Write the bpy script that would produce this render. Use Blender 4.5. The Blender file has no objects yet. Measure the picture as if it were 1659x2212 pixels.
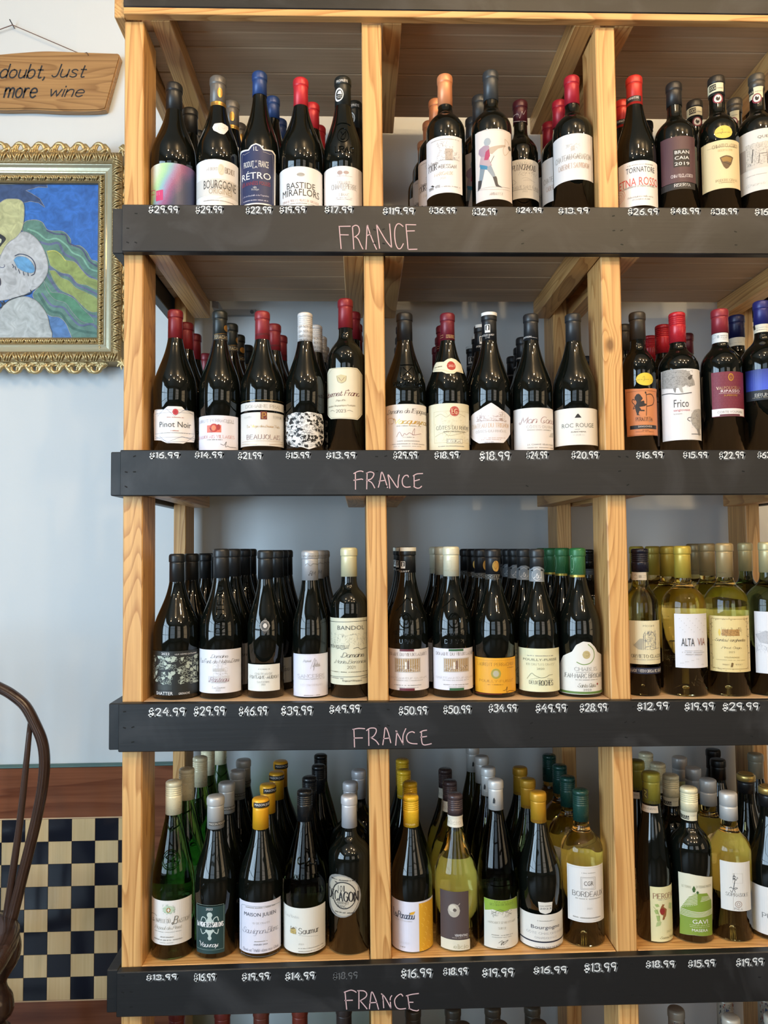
import bpy, bmesh, math, random
from mathutils import Vector, Matrix
from mathutils.geometry import tessellate_polygon
S = bpy.context.scene
COL = S.collection
PI = math.pi
rad_ = math.radians
# ------------------------------------------------------------------ camera
cam_d = bpy.data.cameras.new('camera'); cam = bpy.data.objects.new('camera', cam_d); COL.objects.link(cam)
YAW, PITCH, ROLL = .03163, .04812, -.0095
fw = Vector((math.sin(YAW)*math.cos(PITCH), math.cos(YAW)*math.cos(PITCH), math.sin(PITCH)))
rt = Vector((math.cos(YAW), -math.sin(YAW), 0)); up = rt.cross(fw)
r2 = rt*math.cos(ROLL)+up*math.sin(ROLL); u2 = -rt*math.sin(ROLL)+up*math.cos(ROLL)
m = Matrix.Identity(4)
for i in range(3): m[i][0] = r2[i]; m[i][1] = u2[i]; m[i][2] = -fw[i]
m.translation = Vector((0, -1.43, 1.45))
cam.matrix_world = m
cam_d.sensor_fit = 'VERTICAL'; cam_d.sensor_height = 24; cam_d.lens = 24*1650/2212
cam_d.clip_start = .05; cam_d.clip_end = 60
S.camera = cam
# ------------------------------------------------------------------ world, lights, exposure
w = bpy.data.worlds.new('world'); S.world = w; w.use_nodes = True
w.node_tree.nodes['Background'].inputs[0].default_value = (.75, .87, 1, 1)
w.node_tree.nodes['Background'].inputs[1].default_value = 1.0
S.view_settings.view_transform = 'Standard'; S.view_settings.look = 'None'
S.view_settings.exposure = 0.12; S.view_settings.gamma = 1; S.view_settings.use_curve_mapping = False
S.cycles.max_bounces = 9; S.cycles.diffuse_bounces = 3; S.cycles.glossy_bounces = 4; S.cycles.transmission_bounces = 9
S.cycles.sample_clamp_indirect = 4
def area(name, loc, target, sx, sy, power, color):
    l = bpy.data.lights.new(name, 'AREA'); l.shape = 'RECTANGLE'; l.size = sx; l.size_y = sy; l.energy = power; l.color = color
    o = bpy.data.objects.new(name, l); COL.objects.link(o); o.location = loc
    o.rotation_euler = (Vector(target)-Vector(loc)).to_track_quat('-Z', 'Y').to_euler()
    return o
def bulb(loc, power, color, r=.035):
    l = bpy.data.lights.new('ceiling_bulb', 'POINT'); l.energy = power; l.color = color; l.shadow_soft_size = r
    o = bpy.data.objects.new('ceiling_bulb', l); COL.objects.link(o); o.location = loc
DAY = (.58, .80, 1.0); WARM = (1.0, .71, .40)
area('daylight_left', (-2.40, -2.5, 1.65), (0, -2.5, 1.65), 2.7, 2.0, 175, DAY)      # shop window in the left wall
area('daylight_front', (-1.0, -4.88, 1.75), (-1.0, 0, 1.75), 1.9, 2.1, 20, DAY)       # window behind the camera, left
area('daylight_right', (1.9, -4.88, 1.75), (1.9, 0, 1.75), 1.5, 2.1, 17, (1, .78, .52))
area('daylight_side', (3.62, -2.6, 1.6), (0, -2.6, 1.6), 1.7, 1.9, 26, (1, .74, .44))  # warm window light at the right wall, added for streaks on the bottles
for bx, by, e in ((-.75, -1.5, 15), (-.1, -2.3, 26), (.45, -1.3, 30), (1.15, -1.5, 34), (1.9, -1.3, 24), (.9, -2.6, 30), (1.7, -2.6, 26), (-1.4, -2.8, 12)):
    bulb((bx, by, 3.12), e, WARM)
# ------------------------------------------------------------------ materials
MC = {}
def lin(c): return c/12.92 if c <= .04045 else ((c+.055)/1.055)**2.4
def hexc(h): h = h.lstrip('#'); return tuple(lin(int(h[i:i+2], 16)/255) for i in (0, 2, 4))+(1,)
def newmat(name):
    mt = bpy.data.materials.new(name); mt.use_nodes = True
    return mt, mt.node_tree.nodes, mt.node_tree.links, mt.node_tree.nodes['Principled BSDF']
def plain(name, col, rough=.5, metal=0., bump=0., bscale=200, **kw):
    if name in MC: return MC[name]
    mt, N, Lk, B = newmat(name)
    B.inputs['Base Color'].default_value = col; B.inputs['Roughness'].default_value = rough; B.inputs['Metallic'].default_value = metal
    for k, v in kw.items(): B.inputs[k.replace('_', ' ')].default_value = v
    n = N.new('ShaderNodeTexNoise'); n.inputs['Scale'].default_value = bscale; n.inputs['Detail'].default_value = 3
    tc = N.new('ShaderNodeTexCoord'); Lk.new(tc.outputs['Object'], n.inputs['Vector'])
    if bump:
        b = N.new('ShaderNodeBump'); b.inputs['Strength'].default_value = bump; b.inputs['Distance'].default_value = .001
        Lk.new(n.outputs['Fac'], b.inputs['Height']); Lk.new(b.outputs['Normal'], B.inputs['Normal'])
    r = N.new('ShaderNodeMapRange'); r.inputs[3].default_value = max(.02, rough-.04); r.inputs[4].default_value = rough+.04
    Lk.new(n.outputs['Fac'], r.inputs[0]); Lk.new(r.outputs[0], B.inputs['Roughness'])
    MC[name] = mt; return mt
def ink(c, kind='print'):
    key = 'ink'+c+kind
    if key in MC: return MC[key]
    if c == '$rainbow':
        mt, N, Lk, B = newmat('rainbow_paper'); tc = N.new('ShaderNodeTexCoord'); sp = N.new('ShaderNodeSeparateXYZ'); Lk.new(tc.outputs['Object'], sp.inputs[0])
        n = N.new('ShaderNodeTexNoise'); n.inputs['Scale'].default_value = 18; Lk.new(tc.outputs['Object'], n.inputs['Vector'])
        n2 = N.new('ShaderNodeTexNoise'); n2.inputs['Scale'].default_value = 900; Lk.new(tc.outputs['Object'], n2.inputs['Vector'])
        a = N.new('ShaderNodeMath'); a.operation = 'MULTIPLY_ADD'; a.inputs[1].default_value = 11.; a.inputs[2].default_value = .58; Lk.new(sp.outputs[0], a.inputs[0])
        b = N.new('ShaderNodeMath'); b.operation = 'MULTIPLY_ADD'; b.inputs[1].default_value = -5.; Lk.new(sp.outputs[2], b.inputs[0]); Lk.new(a.outputs[0], b.inputs[2])
        c1 = N.new('ShaderNodeMath'); c1.operation = 'MULTIPLY_ADD'; c1.inputs[1].default_value = .35; Lk.new(n.outputs['Fac'], c1.inputs[0]); Lk.new(b.outputs[0], c1.inputs[2])
        c2 = N.new('ShaderNodeMath'); c2.operation = 'MULTIPLY_ADD'; c2.inputs[1].default_value = .22; Lk.new(n2.outputs['Fac'], c2.inputs[0]); Lk.new(c1.outputs[0], c2.inputs[2])
        r = N.new('ShaderNodeValToRGB'); e = r.color_ramp.elements
        st = [(-.0, '#cfd6d0'), (.13, '#d8ded0'), (.25, '#b9d6a0'), (.36, '#9ec79a'), (.46, '#86b0bb'), (.56, '#9c86ab'), (.68, '#94567c'), (.80, '#644a70'), (.92, '#363e5c')]
        e[0].position = 0; e[0].color = hexc(st[0][1]); e[1].position = .92; e[1].color = hexc(st[-1][1])
        for p, h in st[1:-1]:
            x = e.new(p); x.color = hexc(h)
        Lk.new(c2.outputs[0], r.inputs[0]); Lk.new(r.outputs[0], B.inputs['Base Color']); B.inputs['Roughness'].default_value = .45
    elif c == '$bluefade':
        mt, N, Lk, B = newmat('blue_glow_paper'); tc = N.new('ShaderNodeTexCoord'); mp = N.new('ShaderNodeMapping'); Lk.new(tc.outputs['Object'], mp.inputs[0])
        mp.inputs['Location'].default_value = (.018, .045, -.125); g = N.new('ShaderNodeVectorMath'); g.operation = 'LENGTH'; Lk.new(mp.outputs[0], g.inputs[0])
        r = N.new('ShaderNodeValToRGB'); e = r.color_ramp.elements; e[0].position = .006; e[0].color = hexc('#3c56c8'); e[1].position = .05; e[1].color = hexc('#151a52')
        Lk.new(g.outputs['Value'], r.inputs[0]); Lk.new(r.outputs[0], B.inputs['Base Color']); B.inputs['Roughness'].default_value = .4
    elif c[0] == '*': mt = plain('foil_'+c[1:], hexc(c[1:]), .33, .75)
    elif c[0] == '%': mt = plain('metal_'+c[1:], hexc(c[1:]), .36, .25)
    elif kind == 'paint':
        mt, N, Lk, B = newmat('oil_'+c); tc = N.new('ShaderNodeTexCoord'); n = N.new('ShaderNodeTexNoise'); n.inputs['Scale'].default_value = 38; n.inputs['Detail'].default_value = 6; n.inputs['Distortion'].default_value = 1.5
        Lk.new(tc.outputs['Object'], n.inputs['Vector']); mx = N.new('ShaderNodeMix'); mx.data_type = 'RGBA'; h = hexc(c); mx.inputs[6].default_value = tuple(x*.72 for x in h[:3])+(1,); mx.inputs[7].default_value = tuple(min(1, x*1.22+.01) for x in h[:3])+(1,)
        r = N.new('ShaderNodeMapRange'); r.inputs[1].default_value = .3; r.inputs[2].default_value = .7; Lk.new(n.outputs['Fac'], r.inputs[0]); Lk.new(r.outputs[0], mx.inputs[0]); Lk.new(mx.outputs[2], B.inputs['Base Color']); B.inputs['Roughness'].default_value = .5
    elif kind == 'cap': mt = plain('capsule_'+c, hexc(c), .36, .15)
    elif kind == 'screw': mt = plain('screwcap_'+c, hexc(c), .28, .1)
    else: mt = plain('paper_'+c, hexc(c), .52)
    MC[key] = mt; return mt
def glass(kind):
    k = 'glass_'+kind
    if k in MC: return MC[k]
    mt, N, Lk, B = newmat(k)
    tint = {'dark': None, 'green': (.10, .26, .07, 1), 'green2': (.08, .10, .035, 1), 'clearw': (.96, .81, .34, 1), 'clearg': (.90, .85, .38, 1)}[kind]
    if tint is None:
        B.inputs['Base Color'].default_value = (.003, .004, .003, 1); B.inputs['Roughness'].default_value = .035; B.inputs['IOR'].default_value = 1.52
        n = N.new('ShaderNodeTexNoise'); n.inputs['Scale'].default_value = 22; n.inputs['Detail'].default_value = 1
        tc = N.new('ShaderNodeTexCoord'); Lk.new(tc.outputs['Object'], n.inputs['Vector'])
        b = N.new('ShaderNodeBump'); b.inputs['Strength'].default_value = .25; b.inputs['Distance'].default_value = .0008
        Lk.new(n.outputs['Fac'], b.inputs['Height']); Lk.new(b.outputs['Normal'], B.inputs['Normal'])
    else:
        B.inputs['Base Color'].default_value = tint; B.inputs['Roughness'].default_value = .015; B.inputs['IOR'].default_value = 1.36
        B.inputs['Transmission Weight'].default_value = 1.
        n = N.new('ShaderNodeTexNoise'); n.inputs['Scale'].default_value = 16; n.inputs['Detail'].default_value = 1
        tc = N.new('ShaderNodeTexCoord'); Lk.new(tc.outputs['Object'], n.inputs['Vector'])
        b = N.new('ShaderNodeBump'); b.inputs['Strength'].default_value = .2; b.inputs['Distance'].default_value = .0006
        Lk.new(n.outputs['Fac'], b.inputs['Height']); Lk.new(b.outputs['Normal'], B.inputs['Normal'])
    MC[k] = mt; return mt
def wood(name, axis, light, dark, rough=.42, ring=34, knots=True, contrast=1.):
    if name in MC: return MC[name]
    mt, N, Lk, B = newmat(name)
    tc = N.new('ShaderNodeTexCoord'); oi = N.new('ShaderNodeObjectInfo')
    off = N.new('ShaderNodeVectorMath'); off.operation = 'MULTIPLY_ADD'
    comb = N.new('ShaderNodeCombineXYZ')
    for i in range(3): Lk.new(oi.outputs['Random'], comb.inputs[i])
    off.inputs[1].default_value = (7.3, 5.1, 9.7); Lk.new(comb.outputs[0], off.inputs[0]); Lk.new(tc.outputs['Object'], off.inputs[2])
    mp = N.new('ShaderNodeMapping'); sc = [1., 1., 1.]; sc[axis] = .085; mp.inputs['Scale'].default_value = sc; Lk.new(off.outputs[0], mp.inputs['Vector'])
    n = N.new('ShaderNodeTexNoise'); n.inputs['Scale'].default_value = 9; n.inputs['Detail'].default_value = 2; Lk.new(mp.outputs[0], n.inputs['Vector'])
    # knots: sparse cells squeezed along the grain
    mk = N.new('ShaderNodeMapping'); s3 = [1., 1., 1.]; s3[axis] = .55; mk.inputs['Scale'].default_value = s3; Lk.new(off.outputs[0], mk.inputs['Vector'])
    vo = N.new('ShaderNodeTexVoronoi'); vo.inputs['Scale'].default_value = 5.5; Lk.new(mk.outputs[0], vo.inputs['Vector'])
    kr = N.new('ShaderNodeMapRange'); kr.inputs[1].default_value = .03; kr.inputs[2].default_value = .16; kr.inputs[3].default_value = 1; kr.inputs[4].default_value = 0; kr.interpolation_type = 'SMOOTHSTEP'
    Lk.new(vo.outputs['Distance'], kr.inputs[0])
    a = N.new('ShaderNodeMath'); a.operation = 'MULTIPLY_ADD'; a.inputs[1].default_value = ring*.30; Lk.new(n.outputs['Fac'], a.inputs[0])
    k2 = N.new('ShaderNodeMath'); k2.operation = 'MULTIPLY'; k2.inputs[1].default_value = 1.6 if knots else 0; Lk.new(kr.outputs[0], k2.inputs[0]); Lk.new(k2.outputs[0], a.inputs[2])
    fr = N.new('ShaderNodeMath'); fr.operation = 'FRACT'; Lk.new(a.outputs[0], fr.inputs[0])
    r = N.new('ShaderNodeValToRGB'); e = r.color_ramp.elements
    e[0].position = 0; e[0].color = (0, 0, 0, 1); e[1].position = .93; e[1].color = (1, 1, 1, 1); x = e.new(.55); x.color = (.18, .18, .18, 1); x = e.new(1.); x.color = (0, 0, 0, 1)
    Lk.new(fr.outputs[0], r.inputs[0])
    f2 = N.new('ShaderNodeTexNoise'); f2.inputs['Scale'].default_value = 170; f2.inputs['Detail'].default_value = 4
    mf = N.new('ShaderNodeMapping'); s4 = [1., 1., 1.]; s4[axis] = .03; mf.inputs['Scale'].default_value = s4; Lk.new(off.outputs[0], mf.inputs['Vector']); Lk.new(mf.outputs[0], f2.inputs['Vector'])
    ad = N.new('ShaderNodeMath'); ad.operation = 'MULTIPLY_ADD'; ad.inputs[1].default_value = .62*contrast; Lk.new(r.outputs[0], ad.inputs[0])
    fs = N.new('ShaderNodeMapRange'); fs.inputs[1].default_value = .35; fs.inputs[2].default_value = .75; fs.inputs[3].default_value = 0; fs.inputs[4].default_value = .45; Lk.new(f2.outputs['Fac'], fs.inputs[0]); Lk.new(fs.outputs[0], ad.inputs[2])
    mx = N.new('ShaderNodeMix'); mx.data_type = 'RGBA'; mx.inputs[6].default_value = light; mx.inputs[7].default_value = dark; Lk.new(ad.outputs[0], mx.inputs[0])
    kk = N.new('ShaderNodeMapRange'); kk.inputs[1].default_value = .03; kk.inputs[2].default_value = .06; kk.inputs[3].default_value = .85 if knots else 0; kk.inputs[4].default_value = 0; Lk.new(vo.outputs['Distance'], kk.inputs[0])
    m2 = N.new('ShaderNodeMix'); m2.data_type = 'RGBA'; m2.inputs[7].default_value = tuple(c*.35 for c in dark[:3])+(1,); Lk.new(mx.outputs[2], m2.inputs[6]); Lk.new(kk.outputs[0], m2.inputs[0])
    Lk.new(m2.outputs[2], B.inputs['Base Color']); B.inputs['Roughness'].default_value = rough
    b = N.new('ShaderNodeBump'); b.inputs['Strength'].default_value = .25; b.inputs['Distance'].default_value = .0006; Lk.new(ad.outputs[0], b.inputs['Height']); Lk.new(b.outputs['Normal'], B.inputs['Normal'])
    MC[name] = mt; return mt
PL, PD = (.73, .42, .155, 1), (.38, .16, .04, 1)
PINE = [wood('pine_'+'xyz'[i], i, PL, PD, .42, 105) for i in range(3)]
PLANK = wood('plank_pine', 0, (.64, .44, .265, 1), (.40, .25, .135, 1), .6, 8, True, .35)
def painted_black():
    mt, N, Lk, B = newmat('black_chalkboard_paint'); tc = N.new('ShaderNodeTexCoord')
    n = N.new('ShaderNodeTexNoise'); n.inputs['Scale'].default_value = 7; n.inputs['Detail'].default_value = 5; n.inputs['Distortion'].default_value = 1.2; Lk.new(tc.outputs['Object'], n.inputs['Vector'])
    r = N.new('ShaderNodeValToRGB'); e = r.color_ramp.elements; e[0].position = .50; e[0].color = (.0065, .0072, .008, 1); e[1].position = .82; e[1].color = (.036, .037, .040, 1); Lk.new(n.outputs['Fac'], r.inputs[0])
    Lk.new(r.outputs[0], B.inputs['Base Color']); B.inputs['Roughness'].default_value = .47
    mp = N.new('ShaderNodeMapping'); mp.inputs['Scale'].default_value = (.04, 1, 1); Lk.new(tc.outputs['Object'], mp.inputs[0])
    n2 = N.new('ShaderNodeTexNoise'); n2.inputs['Scale'].default_value = 160; n2.inputs['Detail'].default_value = 4; Lk.new(mp.outputs[0], n2.inputs['Vector'])
    b = N.new('ShaderNodeBump'); b.inputs['Strength'].default_value = .35; b.inputs['Distance'].default_value = .0006; Lk.new(n2.outputs['Fac'], b.inputs['Height']); Lk.new(b.outputs['Normal'], B.inputs['Normal'])
    return mt
BLACK = painted_black()
CHALK = plain('white_chalk', (.74, .76, .76, 1), .9); CHALKF = plain('rubbed_chalk', (.10, .105, .11, 1), .9); PINK = plain('pink_chalk', (.60, .41, .42, 1), .9)
WALLM = plain('painted_plaster', (.66, .695, .71, 1), .62, 0, .25, 60)
# ------------------------------------------------------------------ mesh helpers
def link(name, me, mats, parent=None, smooth=False):
    o = bpy.data.objects.new(name, me); COL.objects.link(o)
    for mm in (mats if isinstance(mats, (list, tuple)) else [mats]): me.materials.append(mm)
    if smooth:
        for p in me.polygons: p.use_smooth = True
    if parent: o.parent = parent
    return o
def mesh(name, V, Fc, mi=None):
    me = bpy.data.meshes.new(name); me.from_pydata(V, [], Fc)
    if mi: me.polygons.foreach_set('material_index', mi)
    me.update(); return me
def tag(o, label=None, cat=None, group=None, kind=None):
    for k, v in (('label', label), ('category', cat), ('group', group), ('kind', kind)):
        if v: o[k] = v
    return o
def empty(name, loc=(0, 0, 0)):
    o = bpy.data.objects.new(name, None); COL.objects.link(o); o.location = loc; o.empty_display_size = .05; return o
def boxmesh(x0, x1, y0, y1, z0, z1, bev=.0015, zf=None):
    """box with bevelled edges; z0, z1 may be functions of x"""
    bm = bmesh.new(); f0 = z0 if callable(z0) else (lambda x: z0); f1 = z1 if callable(z1) else (lambda x: z1)
    vs = [bm.verts.new((x, y, f(x))) for x in (x0, x1) for y in (y0, y1) for f in (f0, f1)]
    for q in ((0, 1, 3, 2), (4, 6, 7, 5), (0, 4, 5, 1), (2, 3, 7, 6), (0, 2, 6, 4), (1, 5, 7, 3)): bm.faces.new([vs[i] for i in q])
    bmesh.ops.recalc_face_normals(bm, faces=bm.faces)
    if bev: bmesh.ops.bevel(bm, geom=bm.edges[:], offset=bev, segments=1, affect='EDGES')
    me = bpy.data.meshes.new('box'); bm.to_mesh(me); bm.free(); return me
def bx(name, x0, x1, y0, y1, z0, z1, mat, parent=None, bev=.0015): return link(name, boxmesh(x0, x1, y0, y1, z0, z1, bev), mat, parent)
def lathe(P, seg=36):
    V, Fc = [], []
    n = len(P)
    for r, z in P:
        for i in range(seg): a = 2*PI*i/seg; V.append((r*math.sin(a), -r*math.cos(a), z))
    for j in range(n-1):
        for i in range(seg): k = (i+1) % seg; Fc.append((j*seg+i, j*seg+k, (j+1)*seg+k, (j+1)*seg+i))
    Fc.append(tuple(range(seg))[::-1]); Fc.append(tuple(range((n-1)*seg, n*seg)))
    return V, Fc
def tube(path, r, seg=10, closed=False, flat=1.):
    """swept tube; r a number or one per point"""
    V, Fc = [], []; n = len(path); path = [Vector(p) for p in path]
    for i, p in enumerate(path):
        t = (path[min(i+1, n-1)]-path[max(i-1, 0)]).normalized()
        a = t.cross(Vector((0, 1, 0))); a = a.normalized() if a.length > 1e-4 else Vector((1, 0, 0)); b = t.cross(a).normalized()
        rr = r[i] if isinstance(r, (list, tuple)) else r
        for k in range(seg): an = 2*PI*k/seg; V.append(tuple(p+a*rr*math.cos(an)+b*rr*flat*math.sin(an)))
    for j in range(n-1):
        for k in range(seg): q = (k+1) % seg; Fc.append((j*seg+k, j*seg+q, (j+1)*seg+q, (j+1)*seg+k))
    Fc.append(tuple(range(seg))); Fc.append(tuple(range((n-1)*seg, n*seg))[::-1])
    return V, Fc
def cat(pts, n=5):
    if len(pts) < 3: return list(pts)
    o = []; P = [pts[0]]+list(pts)+[pts[-1]]
    for i in range(1, len(P)-2):
        p0, p1, p2, p3 = P[i-1:i+3]
        for k in range(n):
            t = k/n
            o.append(tuple(.5*((2*b)+(c-a)*t+(2*a-5*b+4*c-d)*t*t+(-a+3*b-3*c+d)*t**3) for a, b, c, d in zip(p0, p1, p2, p3)))
    o.append(tuple(pts[-1])); return o
# ------------------------------------------------------------------ a stroke alphabet
GL = {'A': '0,0 3.5,10 7,0|1.3,3.6 5.7,3.6', 'B': '0,0 0,10|~0,10 3.6,10 5.6,8.8 5.4,6.2 3.6,5.3 0,5.3|~0,5.3 4.2,5.2 6.4,3.9 6.2,1.2 4.2,0 0,0', 'C': '~7,8.2 5.5,9.8 3.2,10 .9,8.3 0,5 .9,1.7 3.2,0 5.5,.2 7,1.8',
'D': '0,0 0,10|~0,10 3.4,10 6.2,8 7,5 6.2,2 3.4,0 0,0', 'E': '6,10 0,10 0,0 6,0|0,5.2 5,5.2', 'F': '6,10 0,10 0,0|0,5.2 4.8,5.2', 'G': '~7,8.2 5.5,9.8 3.2,10 .9,8.3 0,5 .9,1.7 3.2,0 5.5,.2 7,1.8|7,1.2 7,4.8 4.4,4.8',
'H': '0,0 0,10|7,0 7,10|0,5.2 7,5.2', 'I': '0,0 0,10', 'J': '~3.6,10 3.6,3 3,.6 1.4,0 0,1.2', 'K': '0,0 0,10|6.4,10 0,4.4|2,6 6.8,0', 'L': '0,10 0,0 5.6,0', 'M': '0,0 .6,10 4.2,1.5 7.8,10 8.4,0', 'N': '0,0 0,10 7,0 7,10',
'O': '~3.8,10 1,8.6 0,5 1,1.4 3.8,0 6.6,1.4 7.6,5 6.6,8.6 3.8,10', 'P': '0,0 0,10|~0,10 4,10 6,8.7 6,6.2 4,4.9 0,4.8', 'Q': '~3.8,10 1,8.6 0,5 1,1.4 3.8,0 6.6,1.4 7.6,5 6.6,8.6 3.8,10|4.4,2.4 7.6,-1', 'R': '0,0 0,10|~0,10 4,10 6,8.7 6,6.2 4,4.9 0,4.8|3,4.9 6.6,0',
'S': '~6,8.4 4.8,9.8 2.4,10 .5,8.6 .7,6.5 3,5.3 5.6,4.2 6.3,2.2 5,.3 2.4,0 .6,.6 0,2', 'T': '0,10 7,10|3.5,10 3.5,0', 'U': '~0,10 0,3.4 1,.8 3.4,0 5.8,.8 6.8,3.4 6.8,10', 'V': '0,10 3.5,0 7,10', 'W': '0,10 2.4,0 5,8.6 7.6,0 10,10', 'X': '0,10 6.8,0|6.6,10 0,0', 'Y': '0,10 3.4,5 6.8,10|3.4,5 3.4,0', 'Z': '0,10 6.4,10 0,0 6.6,0',
'a': '~5,4.6 3.6,6 1.6,5.9 0,4 0,1.9 1.4,0 3.2,.2 5,2|5,6 5,0', 'b': '0,10 0,0|~0,2 1.6,0 3.6,0 5,1.8 5,4.2 3.6,6 1.6,6 0,4', 'c': '~4.6,5 3,6 1.2,5.6 0,4 0,2 1.2,.3 3,0 4.6,1', 'd': '5,10 5,0|~5,4.4 3.6,6 1.6,6 0,4 0,2 1.4,0 3.4,.2 5,2', 'e': '~0,3.2 5,3.4 4.4,5.4 2.6,6 .8,5.2 0,3 .8,.8 2.8,0 4.8,1.2',
'f': '~4,9.4 2.8,10 1.7,9 1.5,7 1.5,0|0,6 3.6,6', 'g': '~5,4.4 3.6,6 1.6,6 0,4 0,2 1.4,.2 3.4,.2 5,2|~5,6 5,-1.6 4,-3.4 2,-3.6 .4,-2.6', 'h': '0,10 0,0|~0,3.6 1.6,5.8 3.4,6 4.6,4.8 4.6,0', 'i': '0,6 0,0|0,8 0,8.8', 'j': '~1.4,6 1.4,-2 0,-3.4|1.4,8 1.4,8.8', 'k': '0,10 0,0|4.4,6 0,2.4|1.4,3.6 4.8,0', 'l': '0,10 0,0',
'm': '0,6 0,0|~0,4 1.4,5.9 2.8,5.8 3.6,4.4 3.6,0|~3.6,4 5,5.9 6.4,5.8 7.2,4.4 7.2,0', 'n': '0,6 0,0|~0,3.6 1.6,5.8 3.4,6 4.6,4.8 4.6,0', 'o': '~2.6,6 .8,5.2 0,3 .8,.8 2.6,0 4.4,.8 5.2,3 4.4,5.2 2.6,6', 'p': '0,6 0,-3.6|~0,2 1.6,0 3.6,0 5,1.8 5,4.2 3.6,6 1.6,6 0,4', 'q': '5,6 5,-3.6|~5,4.4 3.6,6 1.6,6 0,4 0,2 1.4,0 3.4,.2 5,2',
'r': '0,6 0,0|~0,3.4 1,5.4 2.4,6 3.4,5.8', 's': '~4,5.2 2.6,6 .8,5.6 .5,4.2 2.2,3.2 4,2.2 3.8,.6 2,0 0,.8', 't': '~1.6,9 1.6,1.4 2.4,0 3.8,.4|0,6 3.6,6', 'u': '~0,6 0,1.8 1.2,0 3,.2 4.6,2|4.6,6 4.6,0', 'v': '0,6 2.4,0 4.8,6', 'w': '0,6 1.8,0 3.6,5.4 5.4,0 7.2,6', 'x': '0,6 4.6,0|4.4,6 0,0', 'y': '0,6 2.4,0|4.8,6 1.4,-3.4', 'z': '0,6 4.4,6 0,0 4.6,0',
'0': '~2.8,10 .7,8.6 0,5 .7,1.4 2.8,0 4.9,1.4 5.6,5 4.9,8.6 2.8,10', '1': '.6,8.4 2,10 2,0', '2': '~0,8 1.2,9.8 3.4,10 5,8.6 4.6,6 2.4,2.6 0,0|0,0 5.6,.2', '3': '~.2,9 2,10 4.4,9.4 4.9,7.2 3.6,5.6 1.8,5.2|~1.8,5.2 4.2,5 5.4,3 4.6,.8 2.2,0 0,1', '4': '3.6,10 0,3.8 6,3.8|4.6,7 4.6,0', '5': '5,10 1,10 .5,5.8|~.5,5.8 3,6.4 5.2,4.8 5.2,2 3.6,.2 1.4,0 0,1', '6': '~4.4,10 1.6,7.6 0,3.6 .8,.8 2.8,0 4.8,1 5,3.6 3.4,5.2 1.2,4.6 .2,3', '7': '0,10 5.4,10 2,0',
'8': '~2.8,5.4 .8,6.6 .6,8.6 2.6,10 4.6,8.8 4.6,6.8 2.8,5.4 .6,3.8 .2,1.4 2.6,0 5,1.2 5,3.6 2.8,5.4', '9': '~4.8,7 4,9.6 2,10 .2,8.6 .2,6.4 1.8,5 4,5.6 4.8,8 4.6,4 3.8,0', '$': '~4.8,7.6 2.8,8.6 .8,7.6 1,5.6 3,4.8 4.8,3.6 4.4,1.6 2.4,.8 .2,1.8|2,10 1.8,-.6|3.2,10 3,-.6', '.': '0,0 .5,.5', ',': '~.6,.8 .6,-.4 0,-1.6', '-': '0,4.6 2.8,4.6', "'": '.4,10 0,8', '"': '.4,10 .2,8|2,10 1.8,8', '&': '~6,0 1.6,6 1.2,8.4 2.6,10 4,8.6 3.4,6.8 .6,4 0,2 1.6,0 4,.6 6,4', '+': '0,4 4,4|2,2 2,6', ' ': ''}
ACC = {'É': ('E', 'a'), 'È': ('E', 'g'), 'é': ('e', 'a'), 'è': ('e', 'g'), 'ë': ('e', 'a'), 'à': ('a', 'g'), 'À': ('A', 'g'), 'Ô': ('O', 'c'), 'ô': ('o', 'c'), 'Â': ('A', 'c'), 'Ï': ('I', 'c'), 'Ì': ('I', 'g')}
GC = {}
def glyph(ch):
    if ch in GC: return GC[ch]
    base, acc = ACC.get(ch, (ch, None)); out = []
    for st in GL.get(base, '').split('|'):
        if not st: continue
        sm = st[0] == '~'; pts = [tuple(map(float, a.split(','))) for a in st.lstrip('~').split()]
        out.append((cat(pts, 4) if sm else pts, sm))
    if acc:
        h = 11.4 if base.isupper() else 7.4; cx = max(x for p, _ in out for x, y in p)/2
        out.append(({'a': [(cx-.6, h), (cx+1, h+1.8)], 'g': [(cx-1, h+1.8), (cx+.6, h)], 'c': [(cx-1.6, h), (cx, h+1.6), (cx+1.6, h)]}[acc], True))
    GC[ch] = out; return out
def layout(s, style):
    """list of (polyline, smooth) in font units"""
    x = 0; out = []; slant = .32 if style in 'CK' else (.06 if style == 'H' else 0)
    gap = {'S': 2.3, 'C': 1.0, 'H': 2.2}.get(style, 1.8)
    for ch in s:
        g = glyph(ch)
        if not g: x += 4.2; continue
        x0 = min(a for p, _ in g for a, b in p); x1 = max(a for p, _ in g for a, b in p)
        for p, sm in g:
            out.append(([(a-x0+x+b*slant, b) for a, b in p], sm))
            if style == 'S' and not sm:      # small serifs on stems
                for e, o in ((p[0], p[1]), (p[-1], p[-2])):
                    if abs(e[0]-o[0]) < abs(e[1]-o[1])*.8 and (abs(e[1]) < .1 or abs(e[1]-10) < .1 or abs(e[1]-6) < .1):
                        out.append(([(e[0]-x0+x-1., e[1]), (e[0]-x0+x+1., e[1])], 'serif'))
            if style == 'C' and ch in 'CDSVMGFLBRPT' and p is g[0][0]:
                a, b = p[-1] if ch in 'CS' else p[0]; a += x-x0+b*slant
                out.append((cat([(a, b), (a-1.6, b-.6), (a-2.4, b+1.2), (a-1, b+2.2)], 4), True))
        if style == 'C' and ch.islower(): out.append((cat([(x1-x0+x-.2, .2), (x1-x0+x+.7, .6), (x1-x0+x+1.6, 2.2)], 3), True))
        x += (x1-x0)+gap
    return out
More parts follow.
